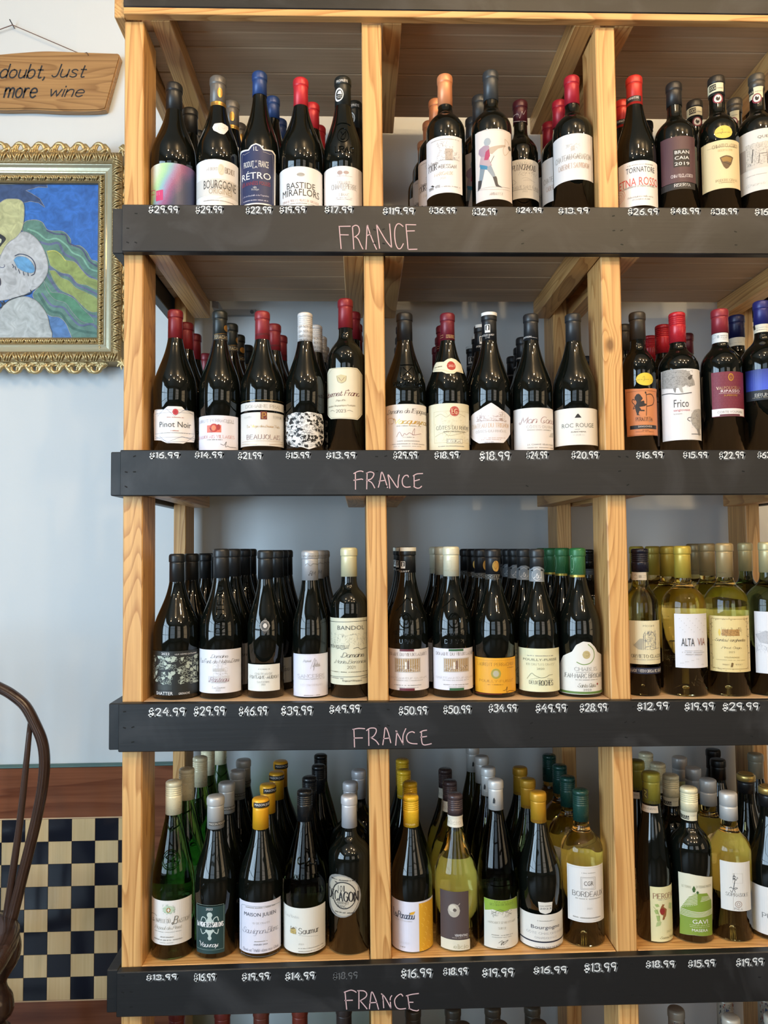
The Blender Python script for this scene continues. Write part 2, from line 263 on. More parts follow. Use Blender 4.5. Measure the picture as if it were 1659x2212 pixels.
class Ink:
    """collects faces in a flat or rolled (angle, height) space, one slot per colour"""
    def __init__(s, fmap, curved, base=.0004): s.V = []; s.F = []; s.M = []; s.mats = []; s.f = fmap; s.c = curved; s.lay = base; s.n = 0
    def slot(s, c):
        if c not in s.mats: s.mats.append(c)
        return s.mats.index(c)
    def add(s, pts, faces, c, off=0.):
        b = len(s.V); k = s.slot(c)
        for p in pts: s.V.append(s.f(p[0], p[1], s.lay+off+(p[2] if len(p) > 2 else 0)))
        for q in faces: s.F.append([b+i for i in q]); s.M.append(k)
    def ribbon(s, pl, w, c, nib=None, ends=True):
        # subdivide, offset sideways
        P = [pl[0]]; mx = .0035
        for a, b in zip(pl, pl[1:]):
            d = math.hypot(b[0]-a[0], b[1]-a[1])
            if d < 1e-7: continue
            n = max(1, int(d/mx))
            for i in range(1, n+1): P.append((a[0]+(b[0]-a[0])*i/n, a[1]+(b[1]-a[1])*i/n))
        if len(P) < 2: return
        pts = []; n = len(P); emb = c == '@'
        for i, p in enumerate(P):
            a, b = P[max(i-1, 0)], P[min(i+1, n-1)]; tx, ty = b[0]-a[0], b[1]-a[1]; l = math.hypot(tx, ty) or 1; tx /= l; ty /= l
            ww = w if nib is None else w*(nib+(1-nib)*abs(ty*.94+tx*.34))
            q = p
            if ends and not emb and i in (0, n-1):
                sgn = -1 if i == 0 else 1; q = (p[0]+tx*ww*.3*sgn, p[1]+ty*ww*.3*sgn)
            h = ww/2
            pts.append((q[0]-ty*h, q[1]+tx*h))
            if emb: pts.append((q[0], q[1], .0013))
            pts.append((q[0]+ty*h, q[1]-tx*h))
        if emb: s.add(pts, [(3*i, 3*i+1, 3*i+4, 3*i+3) for i in range(n-1)]+[(3*i+1, 3*i+2, 3*i+5, 3*i+4) for i in range(n-1)], c, 0)
        else: s.add(pts, [(2*i, 2*i+1, 2*i+3, 2*i+2) for i in range(n-1)], c)
    def rect(s, x0, y0, x1, y1, c, ny=1):
        if x1 < x0: x0, x1 = x1, x0
        nx = max(1, int(abs(x1-x0)/.004)) if s.c else 1; pts = []; fc = []
        ny = max(ny, int(abs(y1-y0)/.006)) if s.c == 2 else ny
        for i in range(nx+1):
            for j in range(ny+1): pts.append((x0+(x1-x0)*i/nx, y0+(y1-y0)*j/ny))
        for i in range(nx):
            for j in range(ny): a = i*(ny+1)+j; fc.append((a, a+ny+1, a+ny+2, a+1))
        s.add(pts, fc, c)
    def poly(s, P, c):
        if not s.c:
            t = tessellate_polygon([[Vector((a, b, 0)) for a, b in P]]); s.add(P, [tuple(q) for q in t], c); return
        xs = [p[0] for p in P]; x0, x1 = min(xs), max(xs); n = max(3, int((x1-x0)/.0015)); n = min(n, 60)
        X = sorted(set([x0+(x1-x0)*(i/n) for i in range(n+1)]))
        def cut(x):
            x = min(max(x, x0+1e-7), x1-1e-7); r = []
            for (a, b), (d, e) in zip(P, P[1:]+P[:1]):
                if (a <= x) != (d <= x): r.append(b+(e-b)*(x-a)/(d-a))
            return sorted(r)
        for a, b in zip(X, X[1:]):
            ca, cb, cm = cut(a), cut(b), cut((a+b)/2)
            if len(ca) != len(cm): ca = cm
            if len(cb) != len(cm): cb = cm
            for i in range(0, len(cm)-1, 2):
                ny = max(1, int((cm[i+1]-cm[i])/.006)) if s.c == 2 else 1
                pts = []; fc = []
                for j in range(ny+1): t = j/ny; pts += [(a, ca[i]+(ca[i+1]-ca[i])*t), (b, cb[i]+(cb[i+1]-cb[i])*t)]
                for j in range(ny): fc.append((2*j, 2*j+1, 2*j+3, 2*j+2))
                s.add(pts, fc, c)
    def text(s, style, t, box, c, wt, vertical=False):
        x0, y0, x1, y1 = box
        if style == 'N': return s.font(t, box, c, vertical)
        g = layout(t, style)
        if not g: return
        xs = [a for p, _ in g for a, b in p]; ys = [b for p, _ in g for a, b in p]
        ax, bx_, ay, by = min(xs), max(xs), min(ys), max(ys)
        if vertical: sx, sy = (y1-y0)/(bx_-ax), (x1-x0)/(by-ay)
        else: sx, sy = (x1-x0)/(bx_-ax), (y1-y0)/max(by-ay, 1)
        wd = max(abs(sy)*10*wt*1.15, .00028); nib = {'S': .42, 'C': .45}.get(style)
        for p, sm in g:
            if vertical: q = [(x0+(by-b)*sy, y0+(a-ax)*sx) for a, b in p]
            else: q = [(x0+(a-ax)*sx, y0+(b-ay)*sy) for a, b in p]
            if sm == 'serif': s.ribbon(q, wd*.45, c)
            else: s.ribbon(q, wd, c, nib)
        s.lay += .00003
    def font(s, t, box, c, vertical=False):
        x0, y0, x1, y1 = box
        key = 'txt'+t
        if key not in MC:
            cu = bpy.data.curves.new('t', 'FONT'); cu.body = t; cu.resolution_u = 2; ob = bpy.data.objects.new('t', cu); COL.objects.link(ob)
            dg = bpy.context.evaluated_depsgraph_get(); me = bpy.data.meshes.new_from_object(ob.evaluated_get(dg))
            V = [(v.co.x, v.co.y) for v in me.vertices]; Fc = [tuple(p.vertices) for p in me.polygons]
            bpy.data.objects.remove(ob); bpy.data.meshes.remove(me); bpy.data.curves.remove(cu); MC[key] = (V, Fc)
        V, Fc = MC[key]
        if not V: return
        ax, bx_ = min(v[0] for v in V), max(v[0] for v in V); ay, by = min(v[1] for v in V), max(v[1] for v in V)
        if vertical: q = [(x0+(by-b)/(by-ay)*(x1-x0), y0+(a-ax)/(bx_-ax)*(y1-y0)) for a, b in V]
        else: q = [(x0+(a-ax)/(bx_-ax)*(x1-x0), y0+(b-ay)/(by-ay)*(y1-y0)) for a, b in V]
        if s.c and (x1-x0) > .02:
            bm = bmesh.new(); vv = [bm.verts.new((a, b, 0)) for a, b in q]
            for f in Fc:
                try: bm.faces.new([vv[i] for i in f])
                except ValueError: pass
            k = x0
            while k < x1:
                bmesh.ops.bisect_plane(bm, geom=bm.verts[:]+bm.edges[:]+bm.faces[:], plane_co=(k, 0, 0), plane_no=(1, 0, 0)); k += .005
            bm.verts.ensure_lookup_table(); bm.verts.index_update(); q = [(v.co.x, v.co.y) for v in bm.verts]; Fc = [[v.index for v in f.verts] for f in bm.faces]; bm.free()
        s.add(q, Fc, c, .0001); s.lay += .00003
    def prim(s, p, R=None):
        """p as in the tables below; R turns tenths of a degree into arc metres"""
        k = p[0]; U = (lambda b: (b[0]*R, b[1]*1e-4, b[2]*R, b[3]*1e-4)) if R else (lambda b: b); UP = (lambda q: (q[0]*R, q[1]*1e-4)) if R else (lambda q: q)
        s.n += 1; s.lay += .00002
        if k == 't': s.text(p[1], p[2], U(p[3]), p[4], p[5])
        elif k == 'V': s.text('S', p[1], U(p[2]), p[3], p[4], True)
        elif k == 'r': s.rect(*U(p[1]), p[2])
        elif k == 'rr':
            x0, y0, x1, y1 = U(p[1]); w_ = p[3]*.001
            s.rect(x0, y0, x1, y0+w_, p[2]); s.rect(x0, y1-w_, x1, y1, p[2]); s.rect(x0, y0+w_, x0+w_, y1-w_, p[2]); s.rect(x1-w_, y0+w_, x1, y1-w_, p[2])
        elif k in 'eo':
            x0, y0, x1, y1 = U(p[1]); q = [((x0+x1)/2+(x1-x0)/2*math.cos(2*PI*i/24), (y0+y1)/2+(y1-y0)/2*math.sin(2*PI*i/24)) for i in range(24)]
            if k == 'e': s.poly(q, p[2])
            else: s.ribbon(q+[q[0]], p[3]*(.0016 if p[2] == '@' else .001), p[2], None, False)
        elif k in ('l', 'l~'):
            q = [UP(a) for a in p[1]]; q = cat(q, 5) if k == 'l~' else q
            s.ribbon(q, p[3]*(.0017 if p[2] == '@' else .001), p[2])
        elif k == 'f': s.poly([UP(a) for a in p[1]], p[2])
        elif k == 'd':
            x0, y0, x1, y1 = U(p[1]); rn = random.Random(int((x0+x1)*1e5)+s.n); x = x0; h = max(min(y1-y0, .0022), .0006)
            while x < x1:
                l = rn.uniform(.0006, .0011)
                if rn.random() > .15: s.add([(x, y0), (x+l, y0), (x+l, y0+h*rn.uniform(.6, 1)), (x, y0+h*rn.uniform(.6, 1))], [(0, 1, 2, 3)], p[2])
                x += l+.0005
        elif k in 'sw':
            x0, y0, x1, y1 = U(p[1]); rn = random.Random(p[4]); ww = x1-x0; hh = y1-y0
            for i in range(p[3]):
                cx, cy = rn.uniform(x0, x1), rn.uniform(y0, y1)
                if k == 's':
                    l = rn.uniform(.0015, .005); a = rn.choice((0, PI/2, rn.uniform(0, PI), rn.uniform(0, PI)))
                    e = (min(max(cx+l*math.cos(a), x0), x1), min(max(cy+l*math.sin(a), y0), y1)); mid = ((cx+e[0])/2+rn.uniform(-.0005, .0005), (cy+e[1])/2+rn.uniform(-.0005, .0005))
                    s.ribbon([(cx, cy), mid, e], .00032, p[2])
                else:
                    n = rn.randint(3, 5); a0 = rn.uniform(0, 6.28); q = []
                    sz = min(ww, hh, .03)*.22
                    for j in range(n): r_ = rn.uniform(.25, 1)*sz; q.append((min(max(cx+r_*math.cos(a0+j*6.28/n), x0), x1), min(max(cy+r_*math.sin(a0+j*6.28/n)*.8, y0), y1)))
                    if i % 3: s.ribbon(q+[q[0]], .0005, p[2], None, False)
                    else: s.add(q, [tuple(range(n))], p[2])
        elif k == 'g':
            x0, y0, x1, y1 = U(p[1]); nx, ny = 10, 12
            for i in range(nx):
                for j in range(ny):
                    cx = x0+(x1-x0)*(i+.5+.5*(j % 2))/(nx+.5); cy = y0+(y1-y0)*(j+.5)/ny; q = [(cx+.0018*math.cos(2*PI*t/7), cy+.0018*math.sin(2*PI*t/7)) for t in range(8)]
                    s.ribbon(q, .0003, p[2], None, False)
    def build(s, name, parent=None, matf=ink, flip=False):
        if not s.F: return None
        me = mesh(name, s.V, s.F, s.M); o = link(name, me, [matf(c) for c in s.mats], parent); return o
# ------------------------------------------------------------------ setting
def struct(o): return tag(o, kind='structure')
YW = .49; RX0, RX1, RY0, ZC = -2.45, 3.7, -5.0, 3.3
FLOORM = wood('floor_boards', 0, (.075, .048, .03, 1), (.04, .024, .014, 1), .4, 20, False)
struct(bx('wall_back', RX0, RX1, YW, YW+.1, 0, ZC, WALLM, bev=0))
struct(bx('floor', RX0, RX1, RY0, YW, -.1, 0, FLOORM, bev=0))
struct(bx('ceiling', RX0, RX1, RY0, YW, ZC, ZC+.1, plain('ceiling_paint', (.30, .28, .25, 1), .7), bev=0))
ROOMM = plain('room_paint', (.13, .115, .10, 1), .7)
def wall_with_opening(name, axis, c, a0, a1, o0, o1, z0, z1, hw=None):
    V = []; bm = bmesh.new(); ops = sorted(o0 and hw or [(o0, o1)])
    def b(u0, u1, za, zb):
        co = [(u, t, z) for u in (u0, u1) for t in (c, c-.1 if axis == 'y' or c < 0 else c+.1) for z in (za, zb)]
        vs = [bm.verts.new((u, t, z) if axis == 'y' else (t, u, z)) for u, t, z in co]
        for q in ((0, 1, 3, 2), (4, 6, 7, 5), (0, 4, 5, 1), (2, 3, 7, 6), (0, 2, 6, 4), (1, 5, 7, 3)): bm.faces.new([vs[i] for i in q])
    cur = a0
    for p, q in ops: b(cur, p, 0, ZC); b(p, q, 0, z0); b(p, q, z1, ZC); cur = q
    b(cur, a1, 0, ZC); bmesh.ops.recalc_face_normals(bm, faces=bm.faces)
    me = bpy.data.meshes.new(name); bm.to_mesh(me); bm.free(); return struct(link(name, me, ROOMM))
wall_with_opening('wall_left', 'x', RX0, RY0, YW, -3.9, -1.1, .55, 2.75)
wall_with_opening('wall_front', 'y', RY0, RX0, RX1, 1, 0, .6, 2.9, [(-2.0, 0.0), (1.1, 2.7)])
struct(bx('wall_right', RX1, RX1+.1, RY0, YW, 0, ZC, ROOMM, bev=0))
FRM = plain('window_frame_paint', (.08, .07, .06, 1), .5)
def window_frame(n, axis, c, a0, a1, z0, z1, nv, nh):
    r = empty('window_%d' % n, (c, (a0+a1)/2, z0) if axis == 'x' else ((a0+a1)/2, c, z0)); r['kind'] = 'structure'
    def bar(nm, u0, u1, za, zb):
        o = bx(nm, *((c-.02, c+.02, u0, u1) if axis == 'x' else (u0, u1, c-.02, c+.02)), za, zb, FRM); o.parent = r; o.matrix_parent_inverse = Matrix.Translation(-r.location)
    bar('jamb', a0, a0+.05, z0, z1); bar('jamb', a1-.05, a1, z0, z1); bar('sill', a0+.05, a1-.05, z0, z0+.05); bar('head', a0+.05, a1-.05, z1-.05, z1)
    for i in range(1, nv): u = a0+(a1-a0)*i/nv; bar('mullion', u-.02, u+.02, z0+.05, z1-.05)
    for i in range(1, nh): z = z0+(z1-z0)*i/nh; bar('transom', a0+.05, a1-.05, z-.018, z+.018)
window_frame(1, 'x', RX0+.13, -3.9, -1.1, .55, 2.75, 3, 3)
window_frame(4, 'x', RX1-.16, -3.5, -1.7, .6, 2.6, 3, 3)
window_frame(2, 'y', RY0+.17, -2.0, 0.0, .6, 2.9, 3, 3)
window_frame(3, 'y', RY0+.17, 1.1, 2.7, .6, 2.9, 3, 4)
BOTTLES=[('a rainbow gradient label','matt black capsule',1,'burg','dark',-0.3607,0.0516,0.043,0.0157,0.2716,0.2156,'smooth','#26282a',[('label',('r',(-746,72,966,939),'$rainbow'),[('l',[(-628,479),(-399,446),(-386,355),(-582,395)],'#c0265a',0.9),('l',[(-607,312),(-612,504)],'#c0265a',0.9),('l',[(-387,443),(-385,254)],'#c0265a',0.9),('r',(-350,212,-131,415),'#c73a6a'),('r',(-318,320,-239,387),'#d9a0a8')])],[(-0.3483,0.1376),(-0.3481,0.2244)]),
('a pale grey label and a white neck sticker','pewter and gold capsule',1,'burg','dark',-0.2744,0.052,0.0412,0.0153,0.2862,0.2197,'smooth','%6a6763',[('label',('r',(-723,84,817,1026),'#e9e6e4'),[('r',(-649,315,770,648),'#d5d0c9'),('t','S','ALBERT',(-207,808,94,866),'#8b8078',0.09),('t','S','BICHOT',(291,777,593,888),'#8b8078',0.09),('e',(102,721,274,942),'#d8ccb8'),('l~',[(156,915),(226,894),(203,818),(148,754),(226,743)],'#b9a88c',0.5),('t','N','BOURGOGNE',(-292,450,645,618),'#4a4744',0.09),('t','S','PINOT NOIR',(-46,470,421,534),'#8b8680',0.09),('t','N','ORIGINES',(-136,347,498,457),'#a89880',0.09),('l~',[(-472,387),(-292,292),(-153,304),(48,255),(283,307),(563,357)],'#cfc6b6',0.4),('d',(-291,213,563,230),'#8a8782')]),('vintage_sticker',('f',[(-89,1702),(-36,1792),(252,1834),(525,1799),(487,1722),(282,1562),(170,1558),(-36,1628)],'#e9e6e4'),[('l~',[(38,1719),(32,1661),(81,1648)],'#b9b4ae',0.6),('l~',[(130,1724),(109,1665),(186,1659)],'#b9b4ae',0.6),('l~',[(234,1723),(281,1695),(369,1734)],'#b9b4ae',0.6)]),('capsule_band',('r',(-530,2227,999,2328),'*b8904a'),[('d',(-364,2268,650,2298),'#6b5226')]),('capsule_crest',('e',(49,2406,443,2603),'*b8904a'),[('l~',[(153,2571),(280,2549),(325,2493),(206,2439)],'#6a6763',0.7)])],[(-0.2612,0.135),(-0.2589,0.2182)]),
('a tall navy label with an arched top','blue capsule',1,'burg','dark',-0.1923,0.052,0.0381,0.0141,0.297,0.2505,'smooth','#27437a',[('label',('f',[(-811,244),(-811,1284),(-657,1308),(-277,1260),(-180,1332),(-36,1366),(110,1327),(191,1255),(480,1283),(601,1230),(594,186)],'#e6e2dc'),[('f',[(-660,201),(-657,1219),(-569,1257),(-251,1232),(-150,1308),(-36,1338),(84,1302),(169,1230),(441,1250),(546,1204),(540,173)],'#1f2a52'),('t','N','1L',(-105,1214,25,1296),'#e6e2dc',0.12),('l~',[(-542,243),(-540,1125),(-391,1176),(-226,1200)],'#dcd6cc',0.35),('l~',[(481,232),(485,1114),(349,1182),(169,1200)],'#dcd6cc',0.35),('t','N','PRODUIT',(-444,902,-97,1019),'#e6e2dc',0.09),('t','S','DE',(-62,987,7,1022),'#e6e2dc',0.09),('t','N','FRANCE',(41,892,329,1020),'#e6e2dc',0.09),('t','N','LA',(-133,871,15,911),'#e6e2dc',0.12),('t','N','R\u00c9TRO',(-523,660,397,823),'#f0ece6',0.14),('t','N','LES ANN\u00c9ES FOLLES',(-523,538,386,631),'#8e3040',0.09),('t','S','vin',(-125,470,-24,516),'#e6e2dc',0.09),('t','S','Rouge',(-170,423,48,469),'#e6e2dc',0.09),('t','C','Mis en bouteille \u00e0 la Propri\u00e9t\u00e9',(-475,312,337,352),'#cfcad8',0.09),('d',(-446,231,290,254),'#cfcad8'),('r',(-630,155,528,184),'#e6e2dc')])],[(-0.1758,0.135),(-0.169,0.218),(-0.1674,0.301)]),
('a white label under a bright red capsule','bright red capsule',1,'burg','dark',-0.1108,0.0518,0.0426,0.0144,0.2848,0.2218,'smooth','#c02a34',[('label',('r',(-841,70,801,888),'#e9e6e4'),[('e',(-76,691,138,766),'#a8a49e'),('l~',[(-60,714),(16,737),(123,736)],'#6b6762',0.5),('t','N','BASTIDE',(-351,458,426,577),'#3b3836',0.09),('t','N','MIRAFLORS',(-508,313,571,447),'#3b3836',0.09),('t','S','SYRAH & VIEILLES VIGNES DE GRENACHE',(-509,197,562,244),'#b08f84',0.09),('d',(-363,157,423,174),'#8a8782')])],[(-0.093,0.136),(-0.084,0.2215)]),
('a small white label with two pink trees','black capsule with round white crest',1,'burg','dark',-0.0273,0.052,0.0384,0.0159,0.2878,0.2284,'smooth','#1f2322',[('label',('r',(-771,88,719,925),'#e4dfdf'),[('e',(-174,754,-9,836),'#a89490'),('e',(8,767,173,831),'#a89490'),('l',[(-95,760),(-87,719)],'#8b7874',0.4),('l',[(85,772),(85,725)],'#8b7874',0.4),('l',[(-193,727),(273,728)],'#8b7874',0.4),('t','S','DOMAINE',(-158,577,216,630),'#8a8782',0.07),('t','S','CHANTEPIERRE',(-351,472,416,572),'#8a8782',0.07),('d',(-29,443,65,460),'#8a8782'),('t','S','LIRAC',(-125,332,177,385),'#8a8782',0.07),('d',(-206,292,258,303),'#8a8782'),('d',(-207,262,258,274),'#8a8782')]),('capsule_crest',('e',(-651,2349,64,2624),'#e8e6e2'),[('e',(-526,2379,3,2588),'#2a2e2d'),('f',[(-402,2508),(-274,2562),(-120,2559),(-38,2485)],'#e8e6e2'),('d',(-461,2456,-39,2474),'#e8e6e2'),('d',(-404,2421,-81,2439),'#e8e6e2')]),('capsule_lettering',None,[('t','N','PROPRI\u00c9T\u00c9',(-451,2731,360,2797),'#e8e6e2',0.12)]),('embossed_crest',None,[('l~',[(-274,1810),(-117,1844),(41,1848),(200,1838),(329,1814)],'@',0.9),('o',(-177,1408,192,1719),'@',0.8),('l~',[(-69,1649),(7,1578),(100,1645),(52,1479),(-57,1479),(-2,1578)],'@',0.7),('t','S','LIRAC',(-239,1203,311,1317),'@',0.14)])],[(-0.0044,0.135),(0.0048,0.218)]),
('a stone tower drawn on its white label','copper capsule',1,'bord','dark',0.1768,0.052,0.0387,0.0147,0.2951,0.233,'smooth','%d98f62',[('label',('r',(-837,412,469,1542),'#e0dcdc'),[('d',(-537,1467,370,1484),'#8a8782'),('s',(-334,1037,-5,1433),'#5b5450',60,1),('r',(-80,1052,128,1284),'#b3a59a'),('s',(-79,1052,142,1329),'#5b5450',26,2),('s',(119,1056,349,1244),'#6b6460',26,3),('l',[(-279,1057),(357,1074)],'#5b5450',0.5),('t','C','Le Domaine',(-667,996,-294,1086),'#8b8480',0.09),('t','S','TOUR',(-689,895,-332,1014),'#5a5552',0.1),('t','C','de',(-304,918,-225,975),'#5a5552',0.09),('t','S','BESSAN',(-208,899,241,972),'#5a5552',0.1),('t','S','MARGAUX',(-421,763,129,830),'#c0a878',0.08),('t','S','2021',(-230,685,-81,724),'#b9b4ae',0.09),('t','N','TERRE',(-653,522,-449,573),'#1c1a1a',0.1),('t','N','VITIS',(-397,525,-242,576),'#55504c',0.1),('d',(-191,528,354,545),'#8a8782'),('f',[(-564,608),(-480,609),(-417,572),(-480,575)],'#1c1a1a')])],[(0.1672,0.135),(0.1612,0.218),(0.1561,0.301)]),
('an archer in armour drawn on its tall label','slate grey capsule',1,'bord','dark',0.269,0.052,0.04,0.0147,0.3044,0.2444,'smooth','#3b3f42',[('label',('r',(-626,282,605,1682),'#ddd2cc'),[('l',[(-555,1691),(-242,1666),(162,1658),(538,1690)],'#9b9088',0.4),('e',(-323,1350,-120,1509),'#9aa4ac'),('f',[(-474,1323),(-312,1371),(-161,1343),(-149,1192),(-194,1125),(-420,1166),(-497,1243)],'#a08898'),('f',[(-420,1166),(-194,1125),(-100,947),(-281,896),(-484,977)],'#b09aa0'),('f',[(-178,1308),(296,1382),(316,1352),(68,1280),(-94,1173),(-165,1193)],'#b5a596'),('f',[(-273,1236),(-163,1292),(-150,1149),(-208,1065),(-319,1082)],'#a63a5e'),('l~',[(300,1500),(446,1434),(477,1328),(289,1170),(224,1273),(296,1382),(289,1498)],'#a68a62',0.6),('e',(408,1311,569,1398),'#55504c'),('l',[(-40,1137),(-138,1006)],'#4b4642',0.9),('f',[(-454,975),(-293,918),(-358,726),(-436,544),(-530,510),(-515,620),(-469,779)],'#7d8a94'),('f',[(-268,914),(-131,960),(-25,775),(34,578),(176,525),(1,532),(-89,720)],'#8b949c'),('f',[(-523,708),(-395,691),(-427,547),(-541,507)],'#3a3638'),('f',[(-81,720),(22,735),(58,561),(184,514),(-7,532)],'#3a3638'),('f',[(-457,1019),(-219,944),(-240,876),(-435,928)],'#3b7b9c'),('l~',[(-497,530),(-228,524),(176,525),(478,552)],'#9b9088',0.4),('l',[(-594,522),(-72,471),(476,494)],'#9b9088',0.4),('t','S','ARBALEST',(-183,363,199,413),'#6b6460',0.08)])],[(0.2594,0.135),(0.2565,0.218)]),
('a vineyard hill sketch on its white label','maroon capsule with signature',1,'bord','dark',0.3459,0.135,0.0356,0.0149,0.2941,0.2456,'smooth','#4a1a26',[('label',('r',(-641,715,762,1536),'#d9d4cc'),[('t','S','CHATEAU',(-284,1422,270,1476),'#6b6460',0.08),('t','C','PUYNORMOND',(-462,1302,435,1428),'#6b6460',0.1),('s',(-223,1177,483,1304),'#4b4642',40,5),('l~',[(-105,1130),(37,1143),(244,1099)],'#8a8782',0.4),('l~',[(-60,1083),(135,1097),(371,1074)],'#8a8782',0.4),('l~',[(-395,1130),(-296,1059),(-425,1022)],'#8a8782',0.5),('t','S','MONTAGNE SAINT-\u00c9MILION',(-648,925,611,997),'#6b6460',0.08),('d',(-455,894,547,912),'#8a8782'),('t','S','2022',(-94,840,67,876),'#8a8782',0.09)]),('capsule_signature',None,[('l~',[(-1019,2600),(-590,2629),(-263,2611),(-156,2528),(20,2664),(134,2605),(351,2711)],'#d8cfd0',0.7),('l~',[(-1018,2530),(-273,2464),(377,2462)],'#d8cfd0',0.7)])],[]),
('a wide white label low under a crimson capsule','crimson capsule',1,'bord','dark',0.433,0.052,0.0399,0.0147,0.2954,0.2379,'smooth','#a81f30',[('label',('r',(-892,682,510,1607),'#d8d6d6'),[('s',(-365,1260,38,1402),'#8a8782',26,6),('r',(-221,1266,-113,1363),'#c0bcb8'),('t','S','CHATEAU GABARON',(-733,1095,392,1203),'#9a948c',0.09),('t','S','BORDEAUX',(-354,1119,8,1164),'#8a8782',0.09),('t','S','CABERNET SAUVIGNON',(-613,918,307,1020),'#b8a090',0.08)])],[(0.4298,0.135),(0.4285,0.218),(0.4522,0.384)]),
('a white label with large red lettering','scarlet capsule',1,'burg','dark',0.56,0.052,0.0398,0.0155,0.2965,0.2363,'smooth','#c8352e',[('label',('r',(-773,179,579,1080),'#e9e6e4'),[('d',(-442,989,293,1016),'#8a8782'),('t','N','TORNATORE',(-492,846,355,955),'#2e3644',0.09),('t','N','ETNA ROSSO',(-738,582,500,744),'#d4574e',0.09),('t','C','Denominazione di Origine Controllata',(-620,536,351,596),'#8a8782',0.09),('t','C','Imbottigliato nella zona',(-456,332,272,381),'#8a8782',0.09),('t','C','di Castiglione di Sicilia',(-334,282,160,324),'#8a8782',0.09),('o',(-1092,321,-533,597),'#c86a5e',0.5),('o',(-973,365,-590,546),'#c86a5e',0.5),('o',(-819,413,-652,498),'#c86a5e',0.5)]),('capsule_band',('r',(-1101,2415,314,2527),'#1a1a1e'),[('t','N','TORNATORE',(-737,2462,105,2508),'#e9e6e4',0.12)])],[(0.5644,0.135)]),
('a plain black capsule, half hidden behind the scarlet one','',1,'bord','dark',0.6821,0.301,0.037,0.0135,0.3484,0.3264,'smooth','#151515',[],[]),
('a dark plum label with a black square','black capsule',1,'bord','dark',0.6409,0.052,0.0403,0.0147,0.2846,0.2371,'smooth','#2a2827',[('label',('r',(-660,646,376,1571),'#4e3238'),[('r',(-294,954,152,1307),'#171416'),('t','N','BRAN',(-255,1215,139,1280),'#e9e6e4',0.13),('t','N','CAIA',(-259,1102,133,1166),'#e9e6e4',0.13),('t','N','2019',(-264,984,134,1048),'#e9e6e4',0.13),('t','S','CHIANTI CLASSICO',(-367,746,234,807),'#d8cfd0',0.1),('t','N','DOCG',(-131,734,8,756),'#d8cfd0',0.09)]),('riserva_band',('r',(-677,512,335,637),'#1d1b1c'),[('t','S','RISERVA',(-294,564,157,624),'#e9e6e4',0.11)])],[]),
('a dark shield and a yellow oval sticker','',1,'bord','dark',0.7284,0.052,0.0389,0.0156,0.2984,0.2593,'smooth','#2e2b28',[('label',('r',(-791,540,465,1510),'#d9c69a'),[('l~',[(-748,739),(-705,1441),(-616,1508),(-469,1512)],'#8b7a58',0.5),('t','S','CHIANTI CLASSICO',(-418,1360,323,1429),'#6b5a40',0.09),('l',[(-572,1386),(-343,1377),(290,1367)],'#8b7a58',0.4),('t','S','RISERVA 2018',(-269,1280,137,1321),'#b39a62',0.09),('f',[(-230,1158),(-149,1181),(-54,1195),(69,1181),(155,1151),(91,1022),(-1,939),(-66,918),(-132,967),(-189,1067)],'#5a4328'),('f',[(-196,1144),(-55,1172),(115,1138),(68,1050),(-49,1077),(-153,1064)],'#8d6b30'),('l',[(-178,1076),(66,1002)],'#22180e',1.2),('t','S','PODERE CIONA',(-354,675,269,724),'#6b5a40',0.09),('d',(-271,644,167,660),'#8b7a58')]),('oval_sticker',('e',(-355,1541,158,1801),'#d9bd54'),[('l~',[(-177,1715),(-138,1730),(-133,1672),(-180,1648),(-150,1626)],'#6b5a20',0.5),('d',(-315,1652,99,1667),'#8b7a40')]),('neck_seal',('r',(-1156,2592,268,2812),'#d9d2b0'),[('r',(-786,2666,-277,2792),'#22201c'),('t','N','DOCG',(-727,2686,-314,2770),'#d9d2b0',0.12),('d',(-239,2690,176,2717),'#8a8782')]),('rooster_seal',('e',(-558,2389,247,2592),'#7a2838'),[('e',(-453,2412,115,2568),'#ded8d0'),('f',[(-328,2500),(-243,2539),(-137,2504),(-19,2537),(-12,2483),(-131,2441),(-265,2452)],'#1a1618')])],[(0.7205,0.135)]),
('an engraved country scene on its label','',1,'bord','dark',0.8114,0.0519,0.0417,0.0148,0.3041,0.2728,'smooth','#4b463e',[('label',('r',(-873,510,224,1741),'#d6d1ca'),[('r',(-859,963,228,1399),'#a89f98'),('r',(-627,960,231,1472),'#c5beb4'),('t','N','QUERCIA',(-305,1541,258,1606),'#4b4744',0.08),('s',(-609,1022,-8,1477),'#5b5550',190,9),('l',[(-463,1095),(-428,1354)],'#4b4642',1.6),('l',[(-300,1057),(-269,1243),(-82,1241),(-79,1032)],'#5b5550',1.2),('d',(-630,830,-125,842),'#8a8782'),('t','C','Chianti',(-639,623,-133,672),'#b9b4ae',0.09)]),('neck_seal',('r',(-1181,2528,220,2750),'#d9d2b0'),[('r',(-1182,2622,-520,2750),'#22201c'),('t','N','DOCG',(-1075,2645,-551,2727),'#d9d2b0',0.12),('d',(-427,2649,91,2676),'#8a8782')]),('rooster_seal',('e',(-684,2411,98,2619),'#7a2838'),[('e',(-573,2439,-1,2591),'#ded8d0'),('f',[(-444,2535),(-354,2569),(-260,2531),(-144,2557),(-136,2505),(-254,2468),(-392,2482)],'#1a1618')])],[(0.8079,0.136)]),
